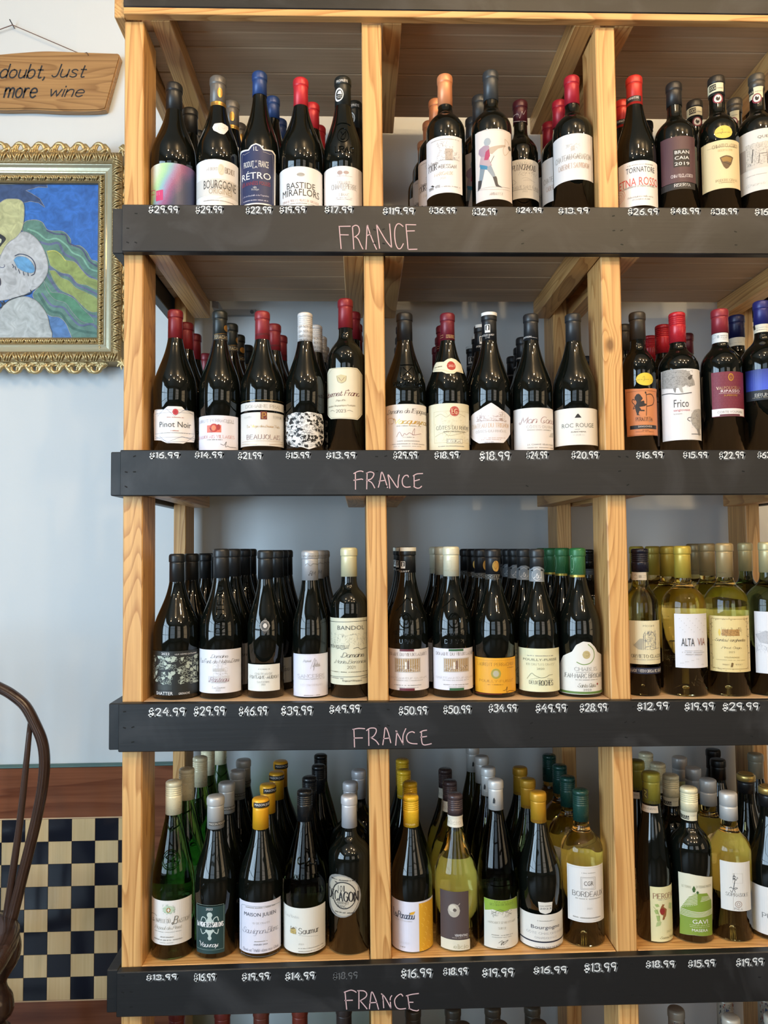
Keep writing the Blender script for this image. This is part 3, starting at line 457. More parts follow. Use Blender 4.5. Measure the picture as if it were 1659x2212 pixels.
('blue geometric lines and a red seal','wine red capsule',2,'burg','dark',-0.3566,0.052,0.0407,0.0139,0.2808,0.218,'smooth','#7d2028',[('label',('f',[(-591,746),(-523,824),(-161,808),(-57,865),(310,866),(393,810),(728,802),(784,306),(732,215),(440,197),(354,164),(-73,166),(-249,222),(-555,243)],'#e9e6e4'),[('l',[(-503,737),(753,762)],'#2e4a7a',0.35),('l',[(-487,806),(712,797)],'#2e4a7a',0.35),('l',[(-360,690),(-118,835),(118,677),(393,815),(728,724)],'#2e4a7a',0.4),('l',[(-485,701),(-480,353)],'#2e4a7a',0.35),('l',[(728,724),(731,372)],'#2e4a7a',0.35),('l',[(-480,353),(756,375)],'#2e4a7a',0.35),('l',[(-479,310),(-33,191),(313,296),(732,244)],'#2e4a7a',0.4),('l',[(-496,269),(756,289)],'#2e4a7a',0.35),('l',[(-300,312),(-73,178),(440,205),(715,342)],'#2e4a7a',0.4),('e',(65,700,224,818),'#b02a38'),('o',(87,717,201,801),'#d86a70',0.4),('t','N','Pinot Noir',(-291,470,586,576),'#3b3a3c',0.09),('d',(-76,649,352,666),'#b06a60'),('d',(28,391,226,413),'#b06a60'),('d',(-250,357,534,369),'#8a8782')])],[(-0.3539,0.135),(-0.3551,0.218),(-0.3634,0.384)]),
('a red fruit painted on its white label','black capsule with gold',2,'burg','dark',-0.2703,0.052,0.0391,0.0139,0.2792,0.2198,'smooth','#1d2322',[('label',('r',(-781,19,712,697),'#e2dfe8'),[('t','S','LAURENT PERRACHON',(-716,567,512,623),'#6b6668',0.08),('d',(295,553,512,570),'#8a8782'),('r',(-263,370,139,511),'#d8705c'),('e',(-186,376,66,539),'#b8392e'),('e',(-132,404,2,511),'#d8805a'),('e',(10,415,122,528),'#a03030'),('l',[(-141,434),(-186,464),(-123,400),(-186,385),(-106,371)],'#2a1a1a',0.7),('t','S','BEAUJOLAIS VILLAGES',(-708,263,534,319),'#c0503e',0.09),('d',(-262,224,171,247),'#8a8782'),('l~',[(123,152),(216,131),(278,198),(257,99),(321,119),(388,99),(601,102)],'#2a2628',0.7)]),('capsule_band',('r',(-409,2211,998,2321),'#141414'),[('l',[(-410,2317),(998,2355)],'*b8904a',0.4),('l',[(-408,2230),(998,2267)],'*b8904a',0.4),('t','S','RRACHON',(-342,2240,998,2298),'#d8cda8',0.11)]),('capsule_crest',('e',(413,2392,998,2520),'*b8904a'),[])],[(-0.263,0.135),(-0.261,0.218),(-0.2546,0.301),(-0.2556,0.384)]),
('a strip label above a red P badge','dark red capsule',2,'burg','dark',-0.1879,0.0519,0.0418,0.014,0.2788,0.2213,'smooth','#8a2a30',[('label',('r',(-708,114,815,752),'#dbd6ce'),[('l',[(-578,204),(717,213)],'*b8904a',0.4),('r',(21,615,189,767),'#6a2028'),('o',(36,626,173,756),'*b8904a',0.5),('t','S','P',(67,643,150,739),'*b8904a',0.16),('t','S','CUV\u00c9E',(-467,649,-210,688),'#8a8782',0.09),('t','S','TERROIR',(342,647,654,693),'#8a8782',0.09),('t','C','Le Village des Beaux Toits',(-361,451,571,519),'*b8904a',0.09),('t','S','BEAUJOLAIS',(-373,243,582,327),'#6b3a40',0.09),('l',[(-578,165),(-64,137)],'*b8904a',0.4),('l',[(242,140),(698,172)],'*b8904a',0.4)]),('strip_label',('r',(-707,794,823,947),'#dbd6ce'),[('l',[(-671,980),(794,994)],'*b8904a',0.4),('t','S','DOMAINE PRAL',(-417,840,612,902),'#7a6a58',0.09)]),('capsule_band',None,[('l',[(-546,2328),(967,2356)],'#3a1014',0.6),('l',[(-546,2305),(967,2333)],'#3a1014',0.6)])],[(-0.1747,0.1353),(-0.1696,0.2196)]),
('a cut-out black and white crowd label','white screw cap',2,'burg','dark',-0.1045,0.052,0.0385,0.0145,0.2762,0.2169,'screw','#dcd9d6',[('label',('f',[(-845,577),(-640,727),(-468,739),(-246,763),(-27,745),(98,768),(318,754),(578,747),(676,585),(691,299),(569,146),(360,104),(135,51),(-73,96),(-352,106),(-584,179),(-845,375)],'#e3e1de'),[('w',(-807,84,674,750),'#1c1a1a',280,4)]),('cap_lettering',None,[('t','N','UVA NON GRATA',(-492,2453,934,2506),'#8b8886',0.1),('t','N','UVA NON GRATA',(-495,2360,934,2413),'#8b8886',0.1),('t','N','GRATA UVA NON',(-497,2267,934,2320),'#8b8886',0.1),('t','N','UVA NON GRATA',(-499,2192,934,2238),'#6b6866',0.1)])],[(-0.0894,0.135),(-0.0834,0.218),(-0.0813,0.301)]),
('a cream octagonal label','red capsule, tallest on its shelf',2,'bord','dark',-0.0253,0.052,0.0361,0.0142,0.3045,0.247,'smooth','#862028',[('label',('f',[(-813,1561),(-585,1640),(-317,1629),(383,1628),(624,1519),(604,753),(379,626),(-519,656),(-876,799)],'#dcd2b8'),[('l',[(-696,779),(-675,1528),(-435,1617),(372,1604),(554,1508),(537,758),(357,647),(-504,677),(-682,778)],'#8b7a4a',0.4),('f',[(-288,1472),(-141,1493),(31,1462),(12,1376),(-124,1321),(-258,1384)],'#c9b98c'),('l~',[(-267,1471),(-243,1369),(-124,1327),(3,1370),(22,1462)],'#6b5a30',0.6),('l',[(-217,1439),(-124,1364),(-32,1433)],'#7a2830',0.7),('t','C','Cabernet Franc',(-876,1081,448,1200),'#5e2226',0.1),('t','C',"Pays d'Oc",(-314,969,-1,1014),'#6b5a40',0.09),('t','C','Indication G\u00e9ographique Prot\u00e9g\u00e9e',(-641,871,297,916),'#7a6a50',0.09),('t','S','2023',(-296,764,-3,821),'#4b2a26',0.11),('l~',[(-532,806),(-446,821),(-350,791)],'#6b5a40',0.5),('l~',[(41,790),(114,802),(216,777)],'#6b5a40',0.5)])],[(-0.0103,0.135),(-0.0061,0.218),(-0.005,0.301)]),
('gold script over a white label and a moulded crest','charcoal capsule',2,'burg','dark',0.0907,0.052,0.0405,0.0152,0.2771,0.2221,'smooth','#242628',[('label',('r',(-722,39,849,916),'#e2dad2'),[('t','C',"Domaine de l'Espigouette",(-620,714,849,829),'#55504c',0.09),('l~',[(-530,556),(-594,645),(-418,662),(-372,570),(-473,551)],'*b8904a',0.7),('t','C','Vacqueyras',(-371,507,757,649),'*c9a24a',0.14),('d',(-284,490,429,507),'#8a8782'),('l~',[(-287,292),(-203,383),(-125,299),(-67,352),(-10,324),(68,365),(188,327),(211,450),(147,326),(425,358)],'#7a3238',0.6),('d',(-126,272,229,289),'#8a8782'),('d',(-271,202,368,218),'#8a8782'),('d',(-480,147,550,164),'#8a8782'),('d',(-379,104,419,115),'#8a8782')]),('embossed_crest',None,[('l',[(-212,1695),(316,1701)],'@',1),('l',[(-177,1648),(-166,1470),(-91,1380),(151,1382),(233,1473),(269,1653)],'@',1),('l',[(-101,1645),(186,1470)],'@',0.9),('l',[(206,1649),(-93,1467)],'@',0.9),('t','S','VACQUEYRAS',(-391,1267,465,1351),'@',0.14),('l~',[(-274,1264),(4,1184),(397,1273)],'@',1)])],[(0.0937,0.135),(0.096,0.218),(0.0979,0.301)]),
('a cream map label and a cream neck collar','maroon capsule',2,'burg','dark',0.1755,0.052,0.0398,0.0138,0.2772,0.2234,'smooth','#6e1f2c',[('label',('r',(-804,40,731,936),'#dfd8bc'),[('rr',(-513,181,730,787),'#b3a47a',0.4),('s',(-469,203,607,771),'#b0a078',90,11),('l~',[(-465,690),(-288,731),(-127,669),(71,749),(452,686)],'#9a8a60',0.5),('l~',[(-474,305),(-212,371),(-17,312),(602,423)],'#9a8a60',0.5),('e',(-39,684,233,876),'#a52a24'),('o',(-15,700,206,859),'#e0a090',0.5),('t','S','EG',(24,733,163,826),'#e8d8b0',0.13),('t','S','C\u00d4TES DU RH\u00d4NE',(-429,432,630,519),'#4b423a',0.1),('t','C','Appellation C\u00f4tes du Rh\u00f4ne Contr\u00f4l\u00e9e',(-228,372,443,410),'#6b6250',0.09),('r',(-128,165,324,247),'#efe9d4'),('rr',(-128,165,324,247),'#3a342c',0.5),('t','S','E.GUIGAL',(-97,181,294,230),'#2a2620',0.12),('d',(-371,105,374,121),'#8a8782')]),('neck_collar',('f',[(-737,1603),(-841,1745),(-683,1796),(-251,1772),(-78,1827),(106,1845),(322,1824),(441,1784),(624,1742),(528,1547),(219,1559),(108,1515),(-117,1516),(-262,1562)],'#dfd8bc'),[('l~',[(-664,1637),(-217,1595),(20,1547),(457,1590)],'*b8904a',0.5),('e',(-112,1589,224,1778),'#a52a24'),('t','N','2021',(-48,1656,173,1705),'#f0c8b8',0.1),('d',(-663,1671,-287,1702),'#6b6250')]),('capsule_lettering',None,[('rr',(-197,2268,594,2330),'#c9a070',0.5),('t','N','E.GUIGAL',(-129,2279,499,2319),'#d8b080',0.1),('rr',(-962,2288,-421,2338),'#c9a070',0.5),('s',(-233,2391,373,2588),'#3a0e16',24,12)])],[(0.176,0.135),(0.1818,0.218),(0.1828,0.301)]),
('a white six-sided label with a village sketch','black capsule with white top',2,'burg','dark',0.258,0.052,0.0393,0.0144,0.2789,0.223,'smooth','#202326',[('label',('f',[(-883,731),(-427,826),(-74,949),(222,816),(617,698),(591,367),(270,176),(-445,177),(-954,365)],'#dfd9da'),[('s',(-513,582,384,702),'#8a5238',70,13),('s',(-421,602,-340,772),'#8a5238',16,14),('s',(138,591,339,778),'#8a6a48',40,15),('l',[(-536,609),(394,600)],'#8a5238',0.5),('t','S','CHATEAU DU TRIGNON',(-734,473,504,555),'#c9a070',0.08),('t','S','C\u00d4TES-DU-RH\u00d4NE',(-553,380,375,434),'#7a7268',0.09),('d',(-282,264,325,280),'#c0a090'),('d',(-369,232,179,248),'#c0a090'),('d',(-267,184,-29,200),'#8a8782')]),('capsule_badge',('r',(-432,2379,-27,2537),'#e4e2de'),[('r',(-380,2424,-69,2525),'#16181a'),('f',[(-290,2432),(-285,2499),(-217,2520),(-153,2496),(-158,2428)],'#e4e2de'),('t','N','JACQUE QUIOT',(-745,2304,294,2349),'#e9e6e4',0.13),('t','S','1748',(-394,2266,-60,2300),'#e9e6e4',0.12)]),('capsule_top_ring',('r',(-789,2726,705,2788),'#e4e2dc'),[])],[(0.2559,0.135),(0.2632,0.218),(0.2626,0.301)]),
('a cream label with large grey script','black capsule with silver line',2,'burg','dark',0.3411,0.052,0.0389,0.0142,0.2766,0.224,'smooth','#26282b',[('label',('r',(-816,41,755,853),'#e2dcd8'),[('t','C','Mon Coeur',(-534,550,755,681),'#8a5a58',0.07),('t','S','C\u00d4TES-DU-RH\u00d4NE',(-299,462,755,523),'#8a7870',0.09),('d',(-285,418,457,434),'#8a8782'),('f',[(379,297),(453,371),(666,403),(756,311)],'#b9b4ae'),('t','N','J.L CHAVE S\u00c9LECTION',(-292,122,571,166),'#8a8782',0.08),('d',(-286,78,592,95),'#8a8782')]),('capsule_lettering',None,[('l',[(-1024,2318),(384,2276)],'#c8c8c8',0.5),('t','N','SELECTION',(-1024,2284,-113,2318),'#c8c8c8',0.1)])],[(0.3606,0.218),(0.3717,0.301),(0.3718,0.384)]),
('bold grey lettering under a tiny black hill','dark grey capsule',2,'burg','dark',0.4252,0.052,0.0422,0.0148,0.2774,0.2188,'smooth','#2b2d30',[('label',('r',(-838,134,675,844),'#e0dbd2'),[('f',[(-171,653),(-148,680),(-119,712),(-89,738),(-53,716),(4,655)],'#1a1a1a'),('t','N','ROC ROUGE',(-516,470,365,552),'#6f7068',0.15),('d',(-170,426,-47,442),'#8a8782'),('t','N','AUBA\u00cf MEMA',(-273,370,120,403),'#2a2826',0.13),('t','S','2018',(-144,310,-21,338),'#8a8782',0.09),('l',[(-223,328),(-166,326)],'#8a8782',0.3),('l',[(1,323),(78,323)],'#8a8782',0.3)])],[(0.5504,0.384)]),
('an orange label with a black lion','brown black capsule',2,'bord','dark',0.554,0.052,0.0326,0.0152,0.2813,0.2262,'smooth','#39352f',[('label',('f',[(-726,1271),(-187,1239),(683,1262),(549,1129),(682,1009),(683,338),(-134,326),(-680,326)],'#c98050'),[('rr',(-673,339,565,1199),'#5a3020',0.5),('f',[(-349,1059),(-308,1130),(-221,1148),(-137,1104),(-103,1048),(-142,993),(-57,1010),(-44,954),(46,936),(-15,899),(-202,884),(-137,827),(-44,825),(-51,798),(-205,807),(-238,747),(-184,718),(-300,730),(-322,816),(-336,910),(-296,981)],'#1e1614'),('l~',[(-351,1022),(-414,1045),(-433,990),(-355,929),(-403,858),(-325,872)],'#1e1614',1.1),('l',[(23,1157),(43,1010),(16,714)],'#1e1614',1.1),('e',(-22,1139,37,1183),'#1e1614'),('l~',[(35,1120),(211,1132),(334,1056),(286,943),(121,904),(38,895)],'#1e1614',1.5),('t','S','PERAZZETA',(-328,612,241,685),'#2a1a16',0.1),('d',(106,595,238,610),'#8a8782'),('r',(-537,458,445,531),'#1c1a1e'),('t','N','SANGIOVESE',(-260,486,215,519),'#d8cfc8',0.1),('d',(-129,424,83,438),'#5a3020'),('d',(-339,398,278,409),'#5a3020')]),('oval_sticker',('e',(-295,1301,332,1553),'#d9c03e'),[('l~',[(-69,1454),(-20,1481),(-17,1407),(-63,1389)],'#6b5a20',0.5),('d',(-240,1412,272,1427),'#8b7a40')])],[(0.5555,0.135)]),
('grazing pigs drawn on its tall white label','glossy red screw cap',2,'bord','dark',0.6342,0.052,0.0384,0.0157,0.2808,0.2211,'screw','#b5242e',[('label',('r',(-798,236,631,1621),'#e0dcda'),[('f',[(-746,1620),(-532,1627),(-261,1614),(-28,1590),(82,1535),(142,1481),(240,1375),(254,1302),(70,1265),(-41,1295),(-121,1260),(-433,1247),(-768,1284)],'#9b9894'),('s',(-755,1249,171,1600),'#5b5855',260,21),('f',[(15,1442),(111,1495),(176,1501),(138,1417),(47,1396)],'#4b4845'),('f',[(-273,1304),(-158,1298),(-113,1149),(-177,1155)],'#a8a5a0'),('f',[(-392,1258),(-301,1251),(-304,1158),(-356,1166)],'#7b7875'),('l~',[(-772,1163),(-493,1157),(-229,1126),(125,1152)],'#3b3835',1.5),('t','N','Frico',(-380,871,27,1022),'#3b3836',0.05),('t','N','sangiovese',(-391,782,55,837),'#c0505a',0.07),('t','N','by Scarpetta',(-388,728,-162,758),'#8a8782',0.07),('f',[(70,632),(99,743),(207,820),(380,848),(580,847),(503,469),(323,438),(241,453),(111,541)],'#a8a5a0'),('s',(88,452,493,822),'#5b5855',90,22),('l~',[(90,669),(0,659),(-15,623),(54,595)],'#3b3835',1),('f',[(280,454),(432,463),(438,331),(348,333)],'#8b8884'),('l',[(86,346),(470,355)],'#4b4845',1)])],[(0.6389,0.135),(0.6435,0.218)]),
('a dark red capsule behind glossy red caps','',2,'bord','dark',0.7259,0.218,0.038,0.0135,0.2872,0.2421,'smooth','#5a1a22',[],[]),
('a patterned wine red label with a white foot','dark red capsule with white seal',2,'bord','dark',0.7205,0.052,0.0388,0.0158,0.2882,0.2404,'smooth','#8a2a34',[('label',('r',(-537,693,566,1567),'#6e1f34'),[('g',(-514,864,497,1547),'#8c4456',0,0),('r',(-545,704,481,847),'#e0dcdc'),('t','N','VALPOLICELLA',(-400,1219,318,1278),'*b99a78',0.07),('t','N','RIPASSO',(-287,1159,261,1211),'#e8dcdc',0.13),('l',[(-339,1144),(282,1138)],'#e8dcdc',0.4),('t','N','SUPERIORE',(-207,1085,174,1115),'*d0a84a',0.14),('t','N','CORTE VOLPONI',(-394,758,337,802),'#8a8782',0.08),('r',(-331,706,244,736),'#5a1828'),('e',(-86,1381,73,1529),'*c9a03a'),('e',(-68,1399,52,1510),'#6e1f34'),('l',[(-38,1470),(22,1469)],'*c9a03a',0.7),('l',[(-7,1499),(-11,1407)],'*c9a03a',0.7),('l',[(-39,1440),(20,1440)],'*c9a03a',0.7)]),('neck_seal',('r',(-1153,2209,430,2397),'#cfd3d4'),[('o',(-952,2299,-556,2378),'#7a8890',0.5),('r',(-483,2295,-321,2352),'#9aa4a8'),('d',(-240,2330,299,2345),'#8a8782'),('d',(-245,2292,290,2308),'#8a8782'),('d',(-248,2262,125,2273),'#8a8782')])],[]),
('a navy capsule and a pale neck seal, half hidden','',2,'bord','dark',0.7964,0.135,0.0372,0.0157,0.3022,0.2542,'smooth','#161a44',[('neck_seal',('r',(-1164,2370,495,2543),'#c9c7ba'),[('d',(-919,2473,293,2489),'#8a8782'),('d',(-930,2428,85,2442),'#8a8782')])],[]),
('a glowing blue label, cut by the right frame edge','',2,'bord','dark',0.8055,0.052,0.043,0.0149,0.3055,0.2573,'smooth','#25286a',[('label',('r',(-761,1019,510,1624),'#141820'),[('r',(-755,1213,540,1624),'$bluefade'),('t','S','BRUNELLO',(-505,1091,153,1150),'#d8d4cc',0.11),('d',(-557,1063,150,1078),'#b0a890')]),('neck_seal',('r',(-1179,2421,226,2579),'#d6d0bc'),[('r',(-1179,2496,-789,2578),'#26241f'),('t','N','DOCG',(-1179,2508,-811,2571),'#d6d0bc',0.1),('d',(-686,2508,132,2527),'#8a8782'),('d',(-692,2464,38,2479),'#8a8782')])],[]),
('a crumpled silver foil pattern label','black capsule, leftmost on its shelf',3,'burg','dark',-0.3519,0.0516,0.043,0.0141,0.269,0.2023,'smooth','#1f2224',[('label',('r',(-749,88,851,897),'#1b1e1c'),[('w',(-750,283,796,807),'#aeb8aa',190,31),('t','N','2022',(-253,828,-36,872),'#e9e6e4',0.12),('t','N','I.G.P. C\u00d4TES CATALANES',(94,825,698,858),'#e9e6e4',0.12),('t','N','SHATTER',(-416,94,48,154),'#e9e6e4',0.14),('t','N','GRENACHE',(182,96,463,134),'#e9e6e4',0.12),('r',(-358,187,26,284),'#2c302c')])],[(-0.3427,0.1379),(-0.3332,0.2242),(-0.3365,0.3109)]),
('a large white label with a chapel sketch','charcoal capsule',3,'burg','dark',-0.2675,0.052,0.0402,0.0149,0.2787,0.2238,'smooth','#2a2c2e',[('label',('r',(-782,117,768,919),'#e3e1e6'),[('t','C','Domaine',(-186,766,283,832),'#5b5656',0.08),('t','C','La Font de Notre Dame',(-567,667,665,755),'#5b5656',0.08),('s',(-117,378,275,662),'#9b9694',60,33),('r',(-117,515,188,575),'#c5c1c0'),('r',(-248,314,316,434),'#cfccce'),('t','C','Rasteau',(-230,325,308,412),'#7a4a5a',0.08),('d',(-158,308,235,319),'#8a8782'),('t','C','La Source',(-133,205,204,249),'#8a8782',0.09),('t','S','2021',(-36,156,88,189),'#8a8782',0.09)]),('embossed_name',None,[('V','RASTEAU',(-54,1212,196,2094),'@',0.12)])],[(-0.2587,0.135),(-0.2494,0.2178),(-0.2484,0.301)]),
('a small low cream label and a diamond shaped medallion','matt black capsule',3,'burg','dark',-0.1827,0.052,0.0347,0.0145,0.2762,0.2218,'smooth','#232628',[('label',('r',(-621,142,559,635),'#dfddd4'),[('d',(-158,542,192,558),'#8a8782'),('t','S','CHATEAU DE',(-272,443,277,482),'#5b5856',0.09),('t','S','FONTAINE-AUDON',(-496,372,493,427),'#3b3836',0.12),('t','S','SANCERRE',(-198,296,191,328),'#5b5856',0.09),('t','S','2022',(-63,252,64,279),'#5b5856',0.09)]),('medallion',('f',[(-142,1355),(63,1504),(228,1351),(40,1185)],'#3e3c3a'),[('o',(-93,1261,189,1452),'#cfc8c0',0.7),('e',(-16,1311,123,1404),'#cfc8c0'),('o',(-64,1283,161,1431),'#a09a92',0.6)])],[(-0.1712,0.135),(-0.1695,0.218),(-0.1671,0.301)]),
('a tall white label with grey spaced lettering','silver capsule',3,'burg','dark',-0.097,0.052,0.0337,0.0157,0.2757,0.2196,'smooth','%b0b0b2',[('label',('r',(-669,15,778,823),'#dcdae6'),[('t','C','Rapha\u00ebl',(-206,664,64,719),'#8a8782',0.09),('t','C','Midois',(111,586,353,658),'#8a8782',0.09),('l~',[(35,553),(107,662),(179,742),(129,510),(208,714),(258,629)],'#8b868c',0.5),('t','S','SANCERRE',(-405,382,542,448),'#6f6a70',0.07),('d',(-392,355,526,366),'#8a8782'),('t','S','LES CHASSEIGNES',(-296,234,443,267),'#c0b0a8',0.07),('d',(-181,53,347,69),'#8a8782'),('rr',(-604,31,702,806),'#b8b4bc',0.3)]),('capsule_lettering',None,[('t','N','VIGNERON',(-485,2639,931,2678),'#8a8782',0.1),('l~',[(-319,2487),(-137,2515),(66,2472),(275,2514),(931,2482)],'#4b4846',0.6),('t','C','RM',(-78,2289,439,2373),'#1a1a1a',0.1)])],[(-0.0894,0.135),(-0.0872,0.218),(-0.0855,0.301)]),
('a tall cream label with a coastal sketch','cream capsule',3,'bord','dark',-0.0219,0.052,0.0367,0.0154,0.2812,0.2266,'smooth','#d8d0a8',[('label',('r',(-877,253,700,1498),'#d6d2b8'),[('l',[(-877,1420),(698,1438)],'#2e2c28',0.9),('t','N','BANDOL',(-363,1276,485,1354),'#4a4842',0.08),('s',(-716,963,639,1211),'#7a786a',130,41),('t','N','MIS EN BOUTEILLE',(-721,932,-10,992),'#6a685c',0.08),('l~',[(-391,919),(-284,937),(-211,911),(-98,935)],'#3a382f',0.8),('l~',[(120,925),(258,947),(359,906),(588,925)],'#3a382f',0.8),('t','C','Domaine',(-256,763,475,851),'#4a4842',0.1),('t','C','Marie Berenice',(-495,648,557,720),'#6a685c',0.08),('t','S','2021',(-58,554,170,609),'#4a4842',0.09),('d',(-739,484,621,500),'#5a584c'),('l',[(-877,393),(661,411)],'#3a382f',0.7),('d',(-789,363,-176,380),'#8a8782'),('t','N','France+Western',(-204,312,383,351),'#4a4842',0.09),('d',(351,362,618,378),'#8a8782')])],[]),
('a white castle label with a red tab, second bay','black capsule with cream top',3,'burg','dark',0.0915,0.052,0.0385,0.0155,0.2825,0.2342,'smooth','#1d1f20',[('label',('r',(-783,147,850,915),'#e0d8d4'),[('r',(-286,873,123,915),'#5e1c26'),('t','S','DOMAINE DU VIEUX LAZARET',(-714,788,580,846),'#6a5a56',0.1),('r',(-457,480,314,751),'#b8b0a8'),('r',(-425,496,285,735),'#a8885a'),('s',(-415,502,284,634),'#f0e8dc',50,42),('r',(-139,544,-91,676),'#e8e0d4'),('r',(-67,544,-27,703),'#6b4a3a'),('s',(-395,502,265,610),'#4b2a20',46,43),('t','S','CH\u00c2TEAUNEUF-DU-PAPE',(-688,359,580,401),'#8a7a74',0.09),('d',(-485,327,379,338),'#8a8782'),('d',(-476,237,325,253),'#8a8782'),('d',(-353,200,230,211),'#8a8782'),('r',(-299,142,127,190),'#5e1c26')]),('capsule_top_ring',('r',(-617,2756,858,2827),'#d8d2c0'),[]),('capsule_badge',('r',(-567,2424,-198,2561),'#d8d4cc'),[('r',(-518,2462,-228,2552),'#16181a'),('f',[(-424,2468),(-421,2528),(-359,2544),(-303,2528),(-305,2468)],'#d8d4cc'),('t','N','LE QUIOT',(-929,2348,97,2386),'#d8d4cc',0.12)]),('embossed_crest',None,[('l~',[(-493,1622),(-260,1758),(-59,1864),(194,1743),(426,1565)],'@',1.3),('e',(-182,1822,49,1912),'@'),('o',(-300,1313,73,1589),'@',1.3),('l~',[(-193,1523),(-113,1563),(-36,1523),(-59,1392),(-154,1392)],'@',1.1),('t','N','CHATEAUNEUF',(-501,1175,413,1260),'@',0.16),('t','N','DU PAPE',(-405,1016,194,1101),'@',0.16)])],[(0.0879,0.135),(0.0872,0.218)]),
('a white castle label with a green tab','cream capsule',3,'burg','dark',0.1763,0.052,0.0386,0.0153,0.2834,0.2272,'smooth','#ded8bc',[('label',('r',(-758,149,817,923),'#dedae0'),[('r',(-167,875,256,917),'#2c5a38'),('t','S','DOMAINE DU VIEUX LAZARET',(-591,795,770,854),'#6a5a56',0.1),('r',(-324,482,456,747),'#b8b0a8'),('r',(-297,498,418,731),'#a8885a'),('s',(-290,503,404,630),'#f0e8dc',50,44),('r',(-45,541,2,673),'#e8e0d4'),('r',(35,540,75,699),'#6b4a3a'),('s',(-281,503,392,606),'#4b2a20',46,45),('t','S','CH\u00c2TEAUNEUF-DU-PAPE',(-592,360,817,403),'#8a7a74',0.09),('d',(-375,328,473,339),'#8a8782'),('d',(-332,244,406,260),'#8a8782'),('d',(-205,206,296,217),'#8a8782'),('r',(-157,143,256,190),'#2c5a38')]),('capsule_lettering',None,[('rr',(-368,2424,-54,2572),'#b8b298',0.5),('t','N','JACQUE QUIOT',(-962,2359,483,2397),'#b8b298',0.1)]),('embossed_crest',None,[('l~',[(-430,1675),(-217,1771),(-10,1863),(243,1755),(686,1634)],'@',1.3),('e',(-130,1821,113,1911),'@'),('o',(-169,1311,183,1587),'@',1.3),('l~',[(-66,1522),(16,1561),(94,1521),(54,1390),(-44,1391)],'@',1.1),('t','N','CHATEAUNEUF',(-506,1173,509,1258),'@',0.16),('t','N','DU PAPE',(-279,1013,319,1098),'@',0.16)])],[(0.1684,0.135),(0.1652,0.218)]),
('a bright orange label','black capsule with gold flame',3,'burg','dark',0.2578,0.052,0.0395,0.0145,0.2791,0.2197,'smooth','#1c1d20',[('label',('r',(-791,88,786,746),'#e0a024'),[('l',[(-731,695),(683,705)],'#b87a1a',0.4),('t','S','LAURENT PERRACHON',(-628,597,525,656),'#9a6a1c',0.1),('d',(266,554,522,570),'#9a6a1c'),('e',(-201,359,79,550),'#a89a40'),('e',(-147,396,23,512),'#b0a890'),('o',(-177,374,55,534),'#7a6a30',0.5),('t','S','POUILLY-FUISS\u00c9',(-565,295,476,348),'#8a5a18',0.1),('d',(-294,242,123,258),'#9a6a1c'),('l~',[(128,138),(207,150),(255,206),(233,101),(312,128),(440,117),(705,71)],'#2a1a10',0.7),('l',[(-727,69),(94,76)],'#c0392b',0.4)]),('capsule_crest',('e',(-142,2363,404,2571),'*b8904a'),[('l~',[(110,2560),(-36,2484),(100,2412),(260,2483),(110,2560)],'#1c1d20',0.6)]),('capsule_band',('r',(-992,2222,453,2315),'#0f0f0f'),[('l',[(-992,2299),(457,2301)],'#b8b0a0',0.3),('l',[(-992,2222),(448,2224)],'#b8b0a0',0.3),('t','S','RRACHON & F',(-992,2244,417,2287),'#c8c0b0',0.12)])],[(0.249,0.135),(0.2452,0.218),(0.2413,0.301)]),
('a pale yellow label with a mountain line drawing','black capsule with grey collar',3,'burg','dark',0.3438,0.052,0.0394,0.0135,0.2791,0.2375,'smooth','#2e3032',[('label',('r',(-848,110,627,919),'#dedab4'),[('d',(-452,775,285,796),'#8a8782'),('t','N','POUILLY-FUISS\u00c9',(-597,689,424,743),'#6a6650',0.12),('t','S','1ER CRU "LES CRAYS"',(-486,604,333,642),'#7a765c',0.09),('t','N','2020',(-180,525,21,562),'#8a866c',0.07),('l~',[(-466,346),(-332,453),(-245,420),(-92,376),(65,388),(150,420),(262,430)],'#5a563c',0.7),('l',[(-369,339),(-92,381)],'#7a765c',0.4),('l',[(97,358),(258,345)],'#7a765c',0.4),('t','S','DEUX',(-405,254,-156,318),'#3a3a34',0.1),('t','S','ROCHES',(-133,231,266,327),'#3a3a34',0.1)]),('neck_collar',('f',[(-1023,2177),(-1024,2413),(-653,2414),(-361,2457),(38,2462),(433,2422),(764,2370),(527,2163)],'#7f868c'),[('t','S','C&J',(-540,2237,242,2369),'#e9e6e4',0.11),('l~',[(-380,2385),(-135,2418),(104,2390)],'#e9e6e4',0.6),('l~',[(-390,2221),(-151,2194),(84,2215)],'#e9e6e4',0.6)])],[(0.3358,0.135),(0.333,0.218),(0.3362,0.301),(0.3401,0.384)]),
